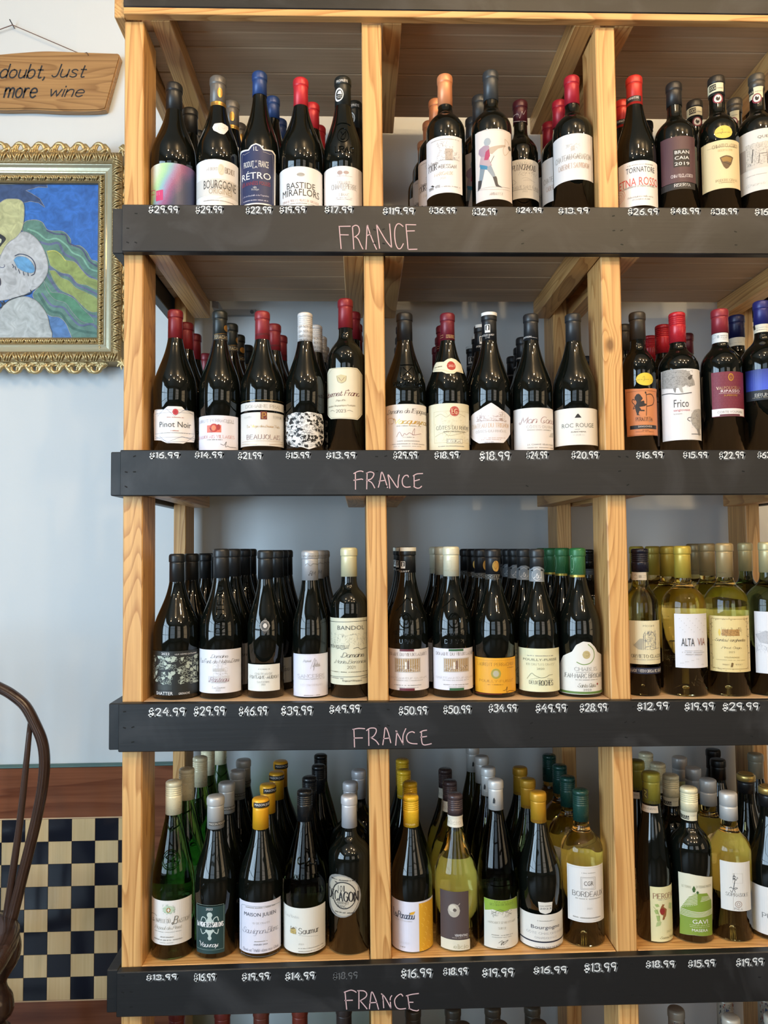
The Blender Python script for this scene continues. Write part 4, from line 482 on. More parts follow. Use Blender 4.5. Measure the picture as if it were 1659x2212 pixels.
('a scalloped white label with a green crescent','green marbled capsule',3,'burg','dark',0.4242,0.052,0.0401,0.0147,0.2809,0.2271,'smooth','#2a6a3c',[('label',('f',[(-875,56),(-829,593),(-654,759),(-360,856),(-248,984),(-59,1053),(141,1032),(289,937),(392,837),(725,756),(637,61)],'#dedbd4'),[('l~',[(72,996),(217,900),(251,765),(127,650),(-72,618),(-239,663)],'#6a8a3a',1.5),('e',(-89,725,132,879),'#b8a878'),('l~',[(-8,840),(71,830),(81,785),(9,778)],'#8a7a50',0.6),('t','S','CHABLIS',(-300,501,337,565),'#4a4842',0.09),('d',(-264,469,209,480),'#8a8782'),('t','S','JEAN-MARC BROCARD',(-625,368,608,448),'#4a4842',0.09),('d',(-283,325,363,341),'#8a8782'),('t','C','Sainte Claire',(-226,192,278,267),'#6b6858',0.07),('e',(312,225,372,267),'#8a1f24'),('t','N','2023',(-87,128,134,166),'#6a6862',0.08),('r',(-1045,69,725,112),'#5a7a3a')]),('capsule_pattern',None,[('l~',[(-883,2760),(-805,2594),(-1054,2398),(-951,2294)],'#7aa884',0.6),('l~',[(-681,2760),(-637,2594),(-817,2400),(-708,2296)],'#7aa884',0.6),('l~',[(-548,2760),(-513,2594),(-645,2401),(-570,2297)],'#7aa884',0.6),('l~',[(-438,2760),(-407,2594),(-520,2402),(-457,2297)],'#7aa884',0.6),('l~',[(-338,2760),(-310,2594),(-413,2402),(-356,2298)],'#7aa884',0.6),('l~',[(-244,2759),(-216,2594),(-315,2402),(-261,2298)],'#7aa884',0.6),('l~',[(-152,2759),(-125,2594),(-222,2402),(-169,2298)],'#7aa884',0.6),('l~',[(-61,2759),(-33,2594),(-130,2402),(-78,2298)],'#7aa884',0.6),('l~',[(34,2759),(63,2594),(-38,2402),(16,2298)],'#7aa884',0.6),('l~',[(134,2759),(166,2594),(57,2402),(115,2297)],'#7aa884',0.6),('l~',[(247,2758),(284,2593),(160,2401),(224,2297)],'#7aa884',0.6),('o',(-821,2346,-426,2677),'#9ac8a4',0.7),('o',(-697,2401,-472,2622),'#9ac8a4',0.7),('r',(-1053,2254,403,2298),'*c0a850')])],[(0.4162,0.135),(0.4132,0.218),(0.4165,0.301)]),
('a black capsule behind the green marbled ones','',3,'bord','dark',0.5198,0.301,0.0407,0.0135,0.2778,0.2335,'screw','#101214',[('neck_band',('r',(-669,2212,561,2351),'#4a4e54'),[('d',(-480,2283,286,2302),'#8a8e94')])],[]),
('a cathedral drawing on its cream label','black screw cap',3,'bord','clearg',0.5468,0.052,0.0329,0.0162,0.2797,0.2354,'screw','#1c1d2c',[('label',('r',(-699,607,684,1432),'#ddd2ac'),[('t','S','P\u00ccCCINI',(-155,1319,225,1357),'#4a463c',0.12),('s',(-155,884,320,1240),'#6a7080',150,51),('l',[(-148,884),(-135,1180),(-105,1215),(-86,1180),(-99,885)],'#5a6070',0.7),('l',[(-18,1162),(7,1240),(29,1162)],'#5a6070',0.7),('l',[(28,1145),(148,1221),(279,1121),(264,895)],'#5a6070',0.7),('f',[(-474,961),(-264,1091),(-154,1093),(-163,884),(-307,889)],'#a8a490'),('l~',[(79,883),(264,895),(475,909)],'#5a6070',0.5),('t','S','E',(-489,958,-437,1004),'#c0b488',0.09),('t','S','G',(412,953,685,998),'#c0b488',0.09),('t','S','ORVIETO CLASSICO',(-556,729,685,791),'#4a4438',0.11),('d',(-470,690,685,701),'#8a8782')]),('strip_label',('r',(-666,425,684,541),'#20243a'),[('l',[(-654,505),(684,506)],'#8a8aa0',0.3),('t','S','MADE WITH ORGANIC GRAPES',(-609,455,685,510),'#d6d0c4',0.12)]),('neck_seal',('r',(-1096,2198,283,2351),'#cfc4b0'),[('o',(-667,2229,-367,2300),'#7a7060',0.5),('r',(-302,2241,-100,2294),'#a09684'),('d',(-47,2276,212,2290),'#8a8782'),('d',(-51,2244,159,2255),'#8a8782')])],[]),
('a white label with tall thin lettering','yellow gold capsule',3,'bord','clearw',0.6313,0.052,0.0412,0.0153,0.2851,0.2238,'smooth','%b8a040',[('label',('r',(-478,547,520,1568),'#dad8dc'),[('r',(-353,1471,-337,1478),'#8a8782'),('r',(-235,1390,-219,1397),'#8a8782'),('r',(-118,1308,-101,1315),'#8a8782'),('r',(5,1225,22,1232),'#8a8782'),('r',(155,1430,175,1437),'#8a8782'),('r',(330,1339,360,1346),'#8a8782'),('r',(-274,1264,-258,1271),'#8a8782'),('r',(-146,1475,-130,1481),'#8a8782'),('r',(-25,1391,-8,1398),'#8a8782'),('r',(106,1306,126,1313),'#8a8782'),('r',(264,1217,290,1224),'#8a8782'),('r',(-302,1430,-286,1437),'#8a8782'),('r',(-184,1349,-169,1356),'#8a8782'),('r',(-66,1267,-49,1274),'#8a8782'),('r',(74,1473,92,1480),'#8a8782'),('r',(223,1386,246,1393),'#8a8782'),('r',(-341,1304,-325,1311),'#8a8782'),('r',(-223,1224,-207,1231),'#8a8782'),('r',(-94,1433,-78,1440),'#8a8782'),('r',(30,1349,48,1356),'#8a8782'),('r',(170,1263,191,1270),'#8a8782'),('r',(375,1463,411,1470),'#8a8782'),('r',(-279,636,-263,643),'#8a8782'),('r',(-158,664,-142,671),'#8a8782'),('r',(-34,689,-17,696),'#8a8782'),('r',(101,711,120,718),'#8a8782'),('r',(256,607,281,614),'#8a8782'),('r',(-313,635,-297,642),'#8a8782'),('r',(-192,663,-176,670),'#8a8782'),('r',(-69,689,-53,696),'#8a8782'),('r',(61,712,80,719),'#8a8782'),('r',(207,610,229,617),'#8a8782'),('r',(-347,633,-331,640),'#8a8782'),('r',(-226,662,-210,669),'#8a8782'),('t','N','ALTA',(-310,961,14,1107),'#3a3836',0.04),('t','N','VIA',(97,970,346,1109),'#9a6a5a',0.04),('d',(-225,869,230,879),'#8a8782'),('d',(-298,837,307,848),'#8a8782'),('t','N','PINOT GRIGIO',(-209,789,226,813),'#8a8482',0.1)]),('back_label',('bk',(597,1620)),[])],[(0.6359,0.1351),(0.6369,0.2183),(0.6318,0.3013)]),
('an ornate bordered cream label','champagne gold capsule',3,'bord','clearg',0.7151,0.052,0.0411,0.0156,0.2906,0.2252,'smooth','%a08a60',[('label',('r',(-739,464,486,1523),'#dcc78c'),[('rr',(-661,521,341,1471),'#8a6a30',0.7),('w',(-704,474,-608,1481),'#6e5222',18,52),('w',(291,497,427,1485),'#6e5222',18,53),('w',(-643,1436,344,1488),'#8a6a30',18,54),('w',(-693,489,271,541),'#8a6a30',14,55),('r',(-376,1149,65,1271),'#b0864a'),('s',(-398,1132,134,1306),'#5a3a1c',80,56),('e',(-469,1140,-398,1280),'#d9b84a'),('t','C','Santa Margherita',(-562,1027,236,1097),'#4a3a26',0.11),('t','C','Pinot Grigio',(-406,893,110,948),'#4a3a26',0.08),('t','S','2023',(-220,827,-79,861),'#6a5a3a',0.09),('t','N','VALDADIGE',(-335,730,43,758),'#8a7a4a',0.09),('d',(-542,688,212,698),'#9a8450'),('f',[(-187,560),(-184,629),(-147,650),(-111,630),(-114,561)],'#6a5228'),('t','S','PRODUCT',(-377,594,-216,615),'#6a5a3a',0.09),('t','S','OF ITALY',(-66,602,123,623),'#6a5a3a',0.09)]),('back_label',('bk',(558,1601)),[]),('capsule_lettering',None,[('t','C','Margherita',(-836,2322,-181,2361),'#6a5228',0.09)])],[(0.719,0.135),(0.7283,0.218)]),
('a pale gold capsule, second from the right frame edge','',3,'bord','green2',0.7994,0.135,0.0385,0.0136,0.2922,0.2346,'smooth','%b8a878',[],[]),
('a misty mountain label, cut by the right frame edge','',3,'bord','green2',0.7999,0.052,0.0429,0.0147,0.293,0.2344,'smooth','%b8ac80',[('label',('r',(-641,429,419,1605),'#d8d8dc'),[('f',[(-622,1164),(-499,1198),(-366,1248),(-200,1183),(-209,975),(-507,1013)],'#b5b5ba'),('s',(-604,810,-207,1230),'#9a9aa0',120,57)])],[]),
('a white label with a small green coat of arms','cream screw cap, leftmost',4,'long','green',-0.3563,0.052,0.0387,0.015,0.312,0.2531,'screw','#e6ddba',[('label',('r',(-750,287,705,1078),'#e0dcd6'),[('e',(-158,847,166,990),'#b8c8b0'),('s',(-176,826,181,1008),'#3f7a60',44,61),('e',(-58,868,67,956),'#a0742a'),('r',(-10,883,21,940),'#e9e6e4'),('r',(-34,902,44,922),'#e9e6e4'),('t','C','La',(-49,754,45,795),'#b9b4ae',0.09),('t','C','C',(-708,666,-356,806),'#6a665c',0.07),('t','S','HAPELLE DU',(-380,683,53,751),'#8a867c',0.08),('t','C','B',(98,654,259,794),'#6a665c',0.1),('t','S','ASTION',(267,664,601,737),'#8a867c',0.08),('t','C','Picpoul de Pinet',(-432,547,364,624),'#9a968a',0.08),('d',(-431,516,340,526),'#8a8782'),('d',(-218,423,168,443),'#8a8782'),('d',(-474,370,408,391),'#8a8782'),('d',(-236,325,131,335),'#8a8782')]),('embossed_crest',None,[('o',(-278,1613,352,1948),'@',1.4),('o',(-218,1642,303,1919),'@',0.9),('l~',[(-145,1825),(35,1875),(249,1827)],'@',1.2),('l',[(-145,1825),(239,1693)],'@',1.1),('l',[(249,1827),(-120,1705)],'@',1.1),('l',[(45,1887),(60,1657)],'@',1.1),('t','N','PICPOUL DE PINET',(-470,1396,523,1461),'@',0.15)]),('embossed_ribbon',None,[('l~',[(-288,2383),(-63,2302),(135,2300),(552,2373)],'@',1.6),('l~',[(-302,2408),(-54,2265),(214,2309),(482,2341)],'@',1.2)])],[(-0.3507,0.135),(-0.3412,0.218),(-0.3414,0.301),(-0.3295,0.384)]),
('a deep green label with silver ornament','silver grey capsule',4,'burg','dark',-0.2776,0.052,0.0391,0.0156,0.2826,0.2254,'smooth','%b8b8b6',[('label',('f',[(-521,947),(371,956),(359,114),(-482,103)],'#1f3a3a'),[('rr',(-470,178,333,977),'#8aa09a',0.5),('t','S','2022',(-147,888,29,925),'#e9e6e4',0.13),('e',(-130,753,29,852),'#b8c4be'),('l~',[(-303,689),(-254,760),(-164,743),(-130,694),(-49,800),(21,696),(75,745),(151,765),(182,697)],'#b8c4be',1.6),('f',[(-185,664),(-49,774),(83,667)],'#b8c4be'),('t','S','LA VIGNE DES SABLONS',(-442,587,308,670),'#e9e6e4',0.14),('f',[(-185,534),(-48,424),(83,537)],'#b8c4be'),('l~',[(-312,539),(-253,462),(-163,497),(-121,538),(-48,411),(22,540),(75,499),(151,467),(182,541)],'#b8c4be',1.6),('e',(-104,354,7,432),'#b8c4be'),('t','C','Vouvray',(-343,209,175,328),'#e9e6e4',0.12)]),('capsule_band',('r',(-380,2321,999,2391),'#4a4844'),[('t','N','MAISON FOUCHER',(-351,2337,1000,2377),'#c8c4bc',0.1)])],[(-0.2712,0.135),(-0.2626,0.218),(-0.2628,0.301)]),
('a white label with a rounded blue grey border','mustard yellow capsule',4,'burg','dark',-0.1927,0.0519,0.0417,0.0151,0.2765,0.2222,'smooth','#ecac26',[('label',('r',(-600,101,676,1014),'#dcd9e4'),[('l~',[(-473,863),(-402,941),(518,920),(622,833),(616,44),(539,38),(-425,64),(-501,97),(-486,860)],'#6a7a86',0.6),('d',(-330,909,477,930),'#8a8782'),('t','N','MAISON JULIEN',(-380,744,476,827),'#2a3446',0.14),('t','S','VIN DE FRANCE',(-150,628,302,659),'#8a8782',0.09),('t','C','Sauvignon Blanc',(-437,422,558,556),'#8a8a98',0.06),('d',(-90,312,232,328),'#8a8782'),('t','N','ANN\u00c9E 2023',(-112,251,239,282),'#5a5a60',0.12),('t','C','Elev\u00e9 et Vinifi\u00e9 dans nos Chais',(-437,137,568,199),'#8a8a98',0.09)]),('capsule_band',('r',(-449,2631,967,2727),'#1a1814'),[('t','N','MAISON JULIEN',(-331,2651,968,2710),'#e9e6e4',0.14)])],[(-0.1892,0.136),(-0.1807,0.2198),(-0.1813,0.304)]),
('a white label with a small gold house emblem','black screw cap',4,'long','green2',-0.1092,0.052,0.0405,0.0142,0.2892,0.2318,'screw','#16181a',[('label',('r',(-842,76,705,881),'#dddad0'),[('t','C','Les Plantes',(-572,693,-119,756),'#b9b4ae',0.09),('r',(-374,410,-201,499),'#b8a060'),('s',(-395,405,-185,535),'#3a342a',24,64),('f',[(-374,483),(-278,531),(-201,509)],'#7a6a4a'),('t','S','Saumur',(-129,422,412,526),'#4a4640',0.1),('l',[(-129,400),(392,352)],'#8a8782',0.3),('t','S','2023',(-130,226,0,252),'#8a8782',0.09),('d',(-139,156,587,171),'#8a8782'),('d',(-139,104,705,119),'#8a8782')]),('embossed_lily',None,[('l~',[(122,1862),(28,1768),(106,1658),(211,1760),(122,1862)],'@',1.7),('l~',[(19,1661),(-179,1646),(-206,1728),(-100,1756)],'@',1.5),('l~',[(195,1652),(390,1618),(444,1697),(344,1735)],'@',1.5),('l',[(19,1625),(200,1616)],'@',1.5),('l',[(106,1658),(98,1515)],'@',1.5),('t','S','VAL DE LOIRE',(-323,1385,494,1462),'@',0.15)])],[(-0.1058,0.135),(-0.0919,0.218),(-0.0919,0.301)]),
('a round cut-out badge reading DECAGON','silver capsule',4,'bord','dark',-0.0248,0.052,0.04,0.0145,0.2772,0.2204,'smooth','%c8c6c8',[('badge_label',('e',(-832,675,317,1455),'#8a8680'),[('e',(-681,707,282,1424),'#b5aa98'),('e',(-515,832,190,1329),'#2c2826'),('e',(-477,853,166,1308),'#bfb4a0'),('t','N','10',(-311,1146,-183,1257),'#2a2624',0.14),('r',(-158,1150,-127,1260),'#2a2624'),('t','S','DECAGON',(-681,977,239,1150),'#231f1e',0.14),('t','N','CABERNET',(-412,921,-13,968),'#2a2624',0.13),('t','N','FRANC',(-343,862,-91,909),'#2a2624',0.13),('d',(-551,1344,193,1381),'#2a2624'),('d',(-436,764,147,801),'#2a2624'),('l~',[(-616,1197),(-680,994),(-590,806),(-383,722)],'#2a2624',0.7),('l~',[(225,1236),(256,1074),(213,923),(69,754)],'#2a2624',0.7),('f',[(-377,1288),(-428,1318),(-319,1305)],'#2a2624')])],[(-0.0236,0.135),(-0.0068,0.218)]),
('a white and yellow two tone label','yellow screw cap',4,'burg','dark',0.093,0.052,0.0391,0.0146,0.2742,0.2169,'screw','#eec030',[('label',('r',(-800,-29,761,927),'#d8d6e2'),[('r',(151,-75,762,894),'#d8a22a'),('l~',[(202,878),(245,852),(236,819)],'#e8c050',1),('l~',[(344,806),(397,774),(385,743)],'#e8c050',1),('l~',[(528,714),(612,670),(591,641)],'#e8c050',1),('l~',[(303,714),(352,684),(341,651)],'#e8c050',1),('l~',[(470,628),(539,590),(523,559)],'#e8c050',1),('l~',[(263,620),(310,592),(299,559)],'#e8c050',1),('l~',[(419,540),(479,505),(465,474)],'#e8c050',1),('l~',[(225,526),(270,499),(260,466)],'#e8c050',1),('l~',[(372,450),(427,417),(415,386)],'#e8c050',1),('l~',[(571,350),(672,299),(645,272)],'#e8c050',1),('l~',[(329,359),(380,328),(369,296)],'#e8c050',1),('l~',[(506,268),(583,225),(565,196)],'#e8c050',1),('l~',[(288,267),(336,237),(326,205)],'#e8c050',1),('l~',[(451,182),(516,144),(501,114)],'#e8c050',1),('l~',[(250,174),(295,146),(285,113)],'#e8c050',1),('l~',[(402,94),(460,59),(491,9)],'#e8c050',1),('l~',[(212,81),(256,53),(282,-2)],'#e8c050',1),('t','C','Le Paradou',(-648,614,26,761),'#3a4252',0.1),('f',[(-111,700),(-71,743),(47,763),(7,706)],'#d8a22a'),('t','S','Viognier & Roussanne',(-603,558,-46,600),'#b9b4ae',0.09),('t','S','VIOGNIER',(-484,166,-100,198),'#c8c6cc',0.09),('d',(-391,98,-238,119),'#8a8782')]),('cap_lettering',None,[('t','N','VIOGNIER',(-531,2231,282,2263),'#f0d890',0.1)])],[(0.0964,0.135),(0.0891,0.218),(0.0906,0.301)]),
('a brown label with a pale grape','brown screw cap',4,'burg','clearg',0.1776,0.052,0.0401,0.0142,0.275,0.238,'screw','#46393a',[('label',('r',(-550,228,271,1094),'#4c3f3e'),[('e',(-305,630,23,877),'#b0a698'),('e',(-271,723,-68,860),'#c8c0b0'),('e',(-168,731,-61,794),'#5a4e48'),('l~',[(-67,849),(-9,859),(18,885)],'#b0a698',1),('t','N','VERMENTINO',(-123,287,226,329),'#e9e6e4',0.13),('d',(-194,257,225,272),'#b0a698')]),('lower_label',('r',(-542,36,295,224),'#d9d2bc'),[('t','S','elicio',(-151,68,239,146),'#9a8f68',0.09)]),('neck_label',('r',(-962,2172,705,2380),'#dad2c0'),[('t','S','elicio',(-742,2228,350,2301),'#7a7060',0.09)]),('back_label',('bk',(335,1366)),[])],[(0.1773,0.135),(0.1774,0.218)]),
('a half green half white domaine label','silver capsule with bottle mark',4,'long','green2',0.256,0.052,0.0375,0.014,0.3003,0.2463,'smooth','%cccac6',[('label',('f',[(-506,915),(616,893),(788,-127),(-526,-49)],'#dad6ca'),[('f',[(-506,915),(616,888),(657,663),(290,725),(14,693),(-231,735),(-492,687)],'#8aa83a'),('t','S','DOMAINE',(-178,856,233,898),'#4a5a20',0.1),('t','S','DES QUATRE ROUTES',(-316,803,385,845),'#4a5a20',0.1),('s',(-276,587,342,719),'#6a6658',60,66),('l',[(-267,652),(-26,746),(314,636)],'#5a5648',0.6),('t','S','MUSCADET S\u00c8VRE ET MAINE',(-379,482,483,530),'#8a8676',0.09),('t','S','SUR LIE',(-84,382,144,419),'#8a8676',0.09),('d',(-278,267,363,283),'#8a8782'),('d',(-261,230,326,241),'#8a8782'),('l~',[(-82,136),(22,180),(-22,95),(63,166),(40,101),(197,180),(41,140)],'#4a4640',0.7),('d',(-125,52,198,62),'#8a8782')]),('capsule_mark',('f',[(-328,2597),(-324,2657),(-228,2709),(-143,2662),(-147,2597)],'#1a1c1e'),[('d',(-307,2559,-18,2575),'#b9b4ae')]),('embossed_name',None,[('t','C','Muscadet',(-306,1250,262,1332),'@',0.12),('l~',[(-306,1170),(-56,1154),(333,1168)],'@',1.1)])],[(0.2556,0.135),(0.2558,0.218),(0.2485,0.301)]),
('a wide white label and a little white shield','shiny gold capsule',4,'burg','dark',0.3377,0.052,0.0412,0.0147,0.275,0.2152,'smooth','%c09028',[('label',('r',(-786,-24,756,638),'#dcd8d0'),[('r',(-1014,129,756,155),'#1e2234'),('d',(-209,518,253,534),'#8a8782'),('t','N','Bourgogne',(-375,356,423,440),'#3a3a48',0.08),('t','S','C\u00d4TE CHALONNAISE',(-510,282,568,329),'#5a5a68',0.09),('t','S','CHARDONNAY',(-278,203,311,235),'#5a5a68',0.09),('d',(-226,151,278,161),'#8a8782'),('t','N','VIGNERONS DE BUXY',(-285,11,479,61),'#4a4a58',0.12),('l',[(-1014,-186),(756,-116)],'#b9b4ae',0.2)]),('shield_sticker',('f',[(-178,870),(-1,860),(201,861),(196,724),(143,673),(1,649),(-131,678),(-174,733)],'#d6d2ca'),[('d',(-150,786,164,807),'#8a8782'),('t','N','2023',(-144,733,162,765),'#4a4a50',0.09)]),('capsule_lettering',None,[('t','N','VIGNERONS DE BUXY',(-801,2216,412,2264),'#8a5a10',0.11)])],[(0.3362,0.1352),(0.3378,0.2183)]),
('a white framed label with a square crest','dark green screw cap',4,'bord','clearw',0.4201,0.052,0.0394,0.0149,0.2771,0.2207,'screw','#1c4038',[('label',('r',(-601,463,553,1484),'#dedad6'),[('rr',(-548,489,453,1457),'#a8a8a0',0.4),('d',(-175,1357,190,1372),'#8a8782'),('rr',(-204,1060,202,1288),'#8a8680',0.6),('rr',(-173,1081,164,1267),'#8a8680',0.4),('t','N','CGR',(-120,1134,138,1213),'#4a4642',0.12),('t','S','BORDEAUX',(-445,934,470,1023),'#4a4642',0.1),('d',(-354,886,375,902),'#8a8782'),('t','S','2023',(-50,706,87,732),'#8a8782',0.09),('d',(-433,537,343,559),'#8a8782')]),('back_label',('bk',(836,1499)),[])],[(0.4176,0.135),(0.4232,0.218),(0.4213,0.301)]),
('a cream label with a painted red jug','olive gold capsule',4,'flute','dark',0.5579,0.052,0.032,0.0163,0.3066,0.2514,'smooth','%8a8432',[('label',('r',(-331,35,681,1038),'#d8d2a4'),[('t','S','PIEROPAN',(-242,825,677,917),'#7a4a38',0.11),('d',(-83,798,682,812),'#8a8782'),('f',[(48,722),(141,717),(110,673),(219,622),(202,531),(116,435),(43,438),(83,517),(4,531),(-35,612)],'#8a5a34'),('e',(-36,532,154,652),'#8a2a24'),('f',[(-193,717),(-79,732),(-40,682),(-143,667)],'#9aac68'),('f',[(-214,605),(-83,635),(-67,543),(-169,539)],'#9aac68'),('f',[(-154,517),(-27,515),(-45,405),(-134,414)],'#9aac68'),('f',[(339,734),(529,687),(462,585),(304,634)],'#a8b47a'),('f',[(-135,402),(11,404),(-23,336),(-171,308)],'#a8b47a'),('l~',[(-235,672),(-87,565),(-32,405)],'#7a8a4a',0.6),('t','S','2023',(205,196,417,228),'#7a7248',0.09),('t','C','Soave Pieropan',(-49,74,679,134),'#7a7248',0.09)]),('neck_seal',('r',(-1099,2356,186,2482),'#b8ac9c'),[('t','C','vino italiano',(-826,2414,68,2460),'#6a6458',0.09)]),('capsule_badge',('r',(-910,2606,-415,2786),'#4a4420'),[('l~',[(-703,2754),(-518,2732),(-655,2674),(-509,2633)],'#b8b050',1),('t','N','PIEROPAN',(-1100,2519,149,2576),'#4a4420',0.12)])],[(0.5587,0.135)]),
('a white and green terraced hill label','cream screw cap',4,'bord','dark',0.6312,0.052,0.0382,0.0158,0.2762,0.2339,'screw','#e4dab4',[('label',('f',[(-594,1264),(-285,1277),(19,1250),(512,1175),(385,135),(-198,160),(-592,122)],'#d9d4bc'),[('t','N','LE TERRE',(-496,1011,-241,1053),'#9a967a',0.07),('t','N','DI STEFANO MASSONE',(-108,1025,393,1071),'#9a967a',0.07),('f',[(-561,595),(-302,853),(-134,927),(205,923),(392,758),(408,523),(385,135),(-198,165),(-592,122)],'#7c9434'),('l~',[(-520,639),(-309,679),(-91,728)],'#e0dcc8',0.9),('l~',[(-485,675),(-308,705),(-90,756)],'#e0dcc8',0.9),('l~',[(-451,710),(-307,730),(-89,784)],'#e0dcc8',0.9),('l~',[(-418,744),(-306,756),(-88,811)],'#e0dcc8',0.9),('l~',[(-385,778),(-305,781),(-87,839)],'#e0dcc8',0.9),('l~',[(-354,811),(-304,807),(-86,867)],'#e0dcc8',0.9),('l~',[(-322,844),(-302,832),(-84,894)],'#e0dcc8',0.9),('l~',[(-291,876),(-301,858),(-83,922)],'#e0dcc8',0.9),('l~',[(-541,611),(-312,593),(25,583),(401,617)],'#e0dcc8',0.9),('l~',[(-542,583),(-313,567),(24,563),(399,595)],'#e0dcc8',0.9),('l~',[(-544,555),(-314,542),(23,542),(397,572)],'#e0dcc8',0.9),('l~',[(-545,526),(-315,516),(22,521),(394,549)],'#e0dcc8',0.9),('l~',[(-546,498),(-316,491),(21,501),(392,527)],'#e0dcc8',0.9),('l~',[(-2,780),(153,794),(347,802)],'#e0dcc8',0.8),('l~',[(10,807),(154,817),(349,820)],'#e0dcc8',0.8),('l~',[(22,834),(155,840),(350,838)],'#e0dcc8',0.8),('l~',[(34,862),(157,863),(352,857)],'#e0dcc8',0.8),('f',[(-217,1002),(-168,1070),(-124,1008),(-146,949),(-199,946)],'#3a5a2a'),('e',(-113,918,-37,973),'#3a5a2a'),('t','N','GAVI',(-228,370,201,448),'#e9e6e4',0.14),('d',(-323,338,265,352),'#d0d4b0'),('d',(-318,306,253,319),'#d0d4b0'),('t','N','MASERA',(-247,228,192,278),'#e9e6e4',0.14)]),('neck_seal',('r',(-1125,2179,354,2344),'#d2cbb0'),[('r',(-951,2200,-258,2291),'#1e1c18'),('t','N','DOCG',(-791,2211,-293,2283),'#d2cbb0',0.12),('d',(-154,2270,242,2285),'#8a8782')])],[(0.6299,0.135),(0.6358,0.218),(0.6412,0.301)]),
('a white label with a knotted black thread','brushed silver cap',4,'bord','clearw',0.708,0.052,0.0378,0.0161,0.2653,0.2156,'screw2','%c4c2be',[('label',('r',(-537,577,364,1473),'#d9d6d0'),[('rr',(-205,1089,76,1270),'#c0bcb4',0.6),('w',(-197,1143,-62,1268),'#161214',16,71),('l',[(-146,1147),(-187,982)],'#161214',1),('l~',[(-291,994),(-245,1009),(-193,981),(-129,1009),(-86,997),(-164,970),(-143,927)],'#161214',0.8),('l~',[(-194,977),(-232,920),(-273,950)],'#161214',0.7),('l',[(-197,889),(-211,573)],'#8a8782',0.3),('t','S','SOPRASOLE',(-390,848,234,908),'#4a4642',0.09),('o',(-153,650,21,761),'#8a6a58',0.8),('o',(-106,678,-30,734),'#8a6a58',0.7),('t','S','PALA',(-183,600,47,641),'#5a4a42',0.1)]),('back_label',('bk',(843,1757)),[])],[(0.7067,0.135),(0.7126,0.218),(0.718,0.301)]),
('a plain white label, cut by the right frame edge','black capsule with gold rim',4,'burg','dark',0.7872,0.052,0.0406,0.0165,0.2747,0.2387,'ringed','#1b1b1c',[('label',('r',(-798,93,606,974),'#dcd8d4'),[('t','S','PURO',(-537,399,-8,487),'#3a3836',0.1)])],[(0.7859,0.135)]),
('a pale cream capsule, behind the two gold rimmed caps','',4,'burg','dark',0.8928,0.301,0.043,0.016,0.2689,0.2168,'smooth','#8a8470',[],[]),
('a plain black capsule behind the yellow wine','',4,'burg','dark',0.8059,0.301,0.043,0.0159,0.2585,0.2158,'smooth','#0e0f10',[],[(0.8336,0.384)])]
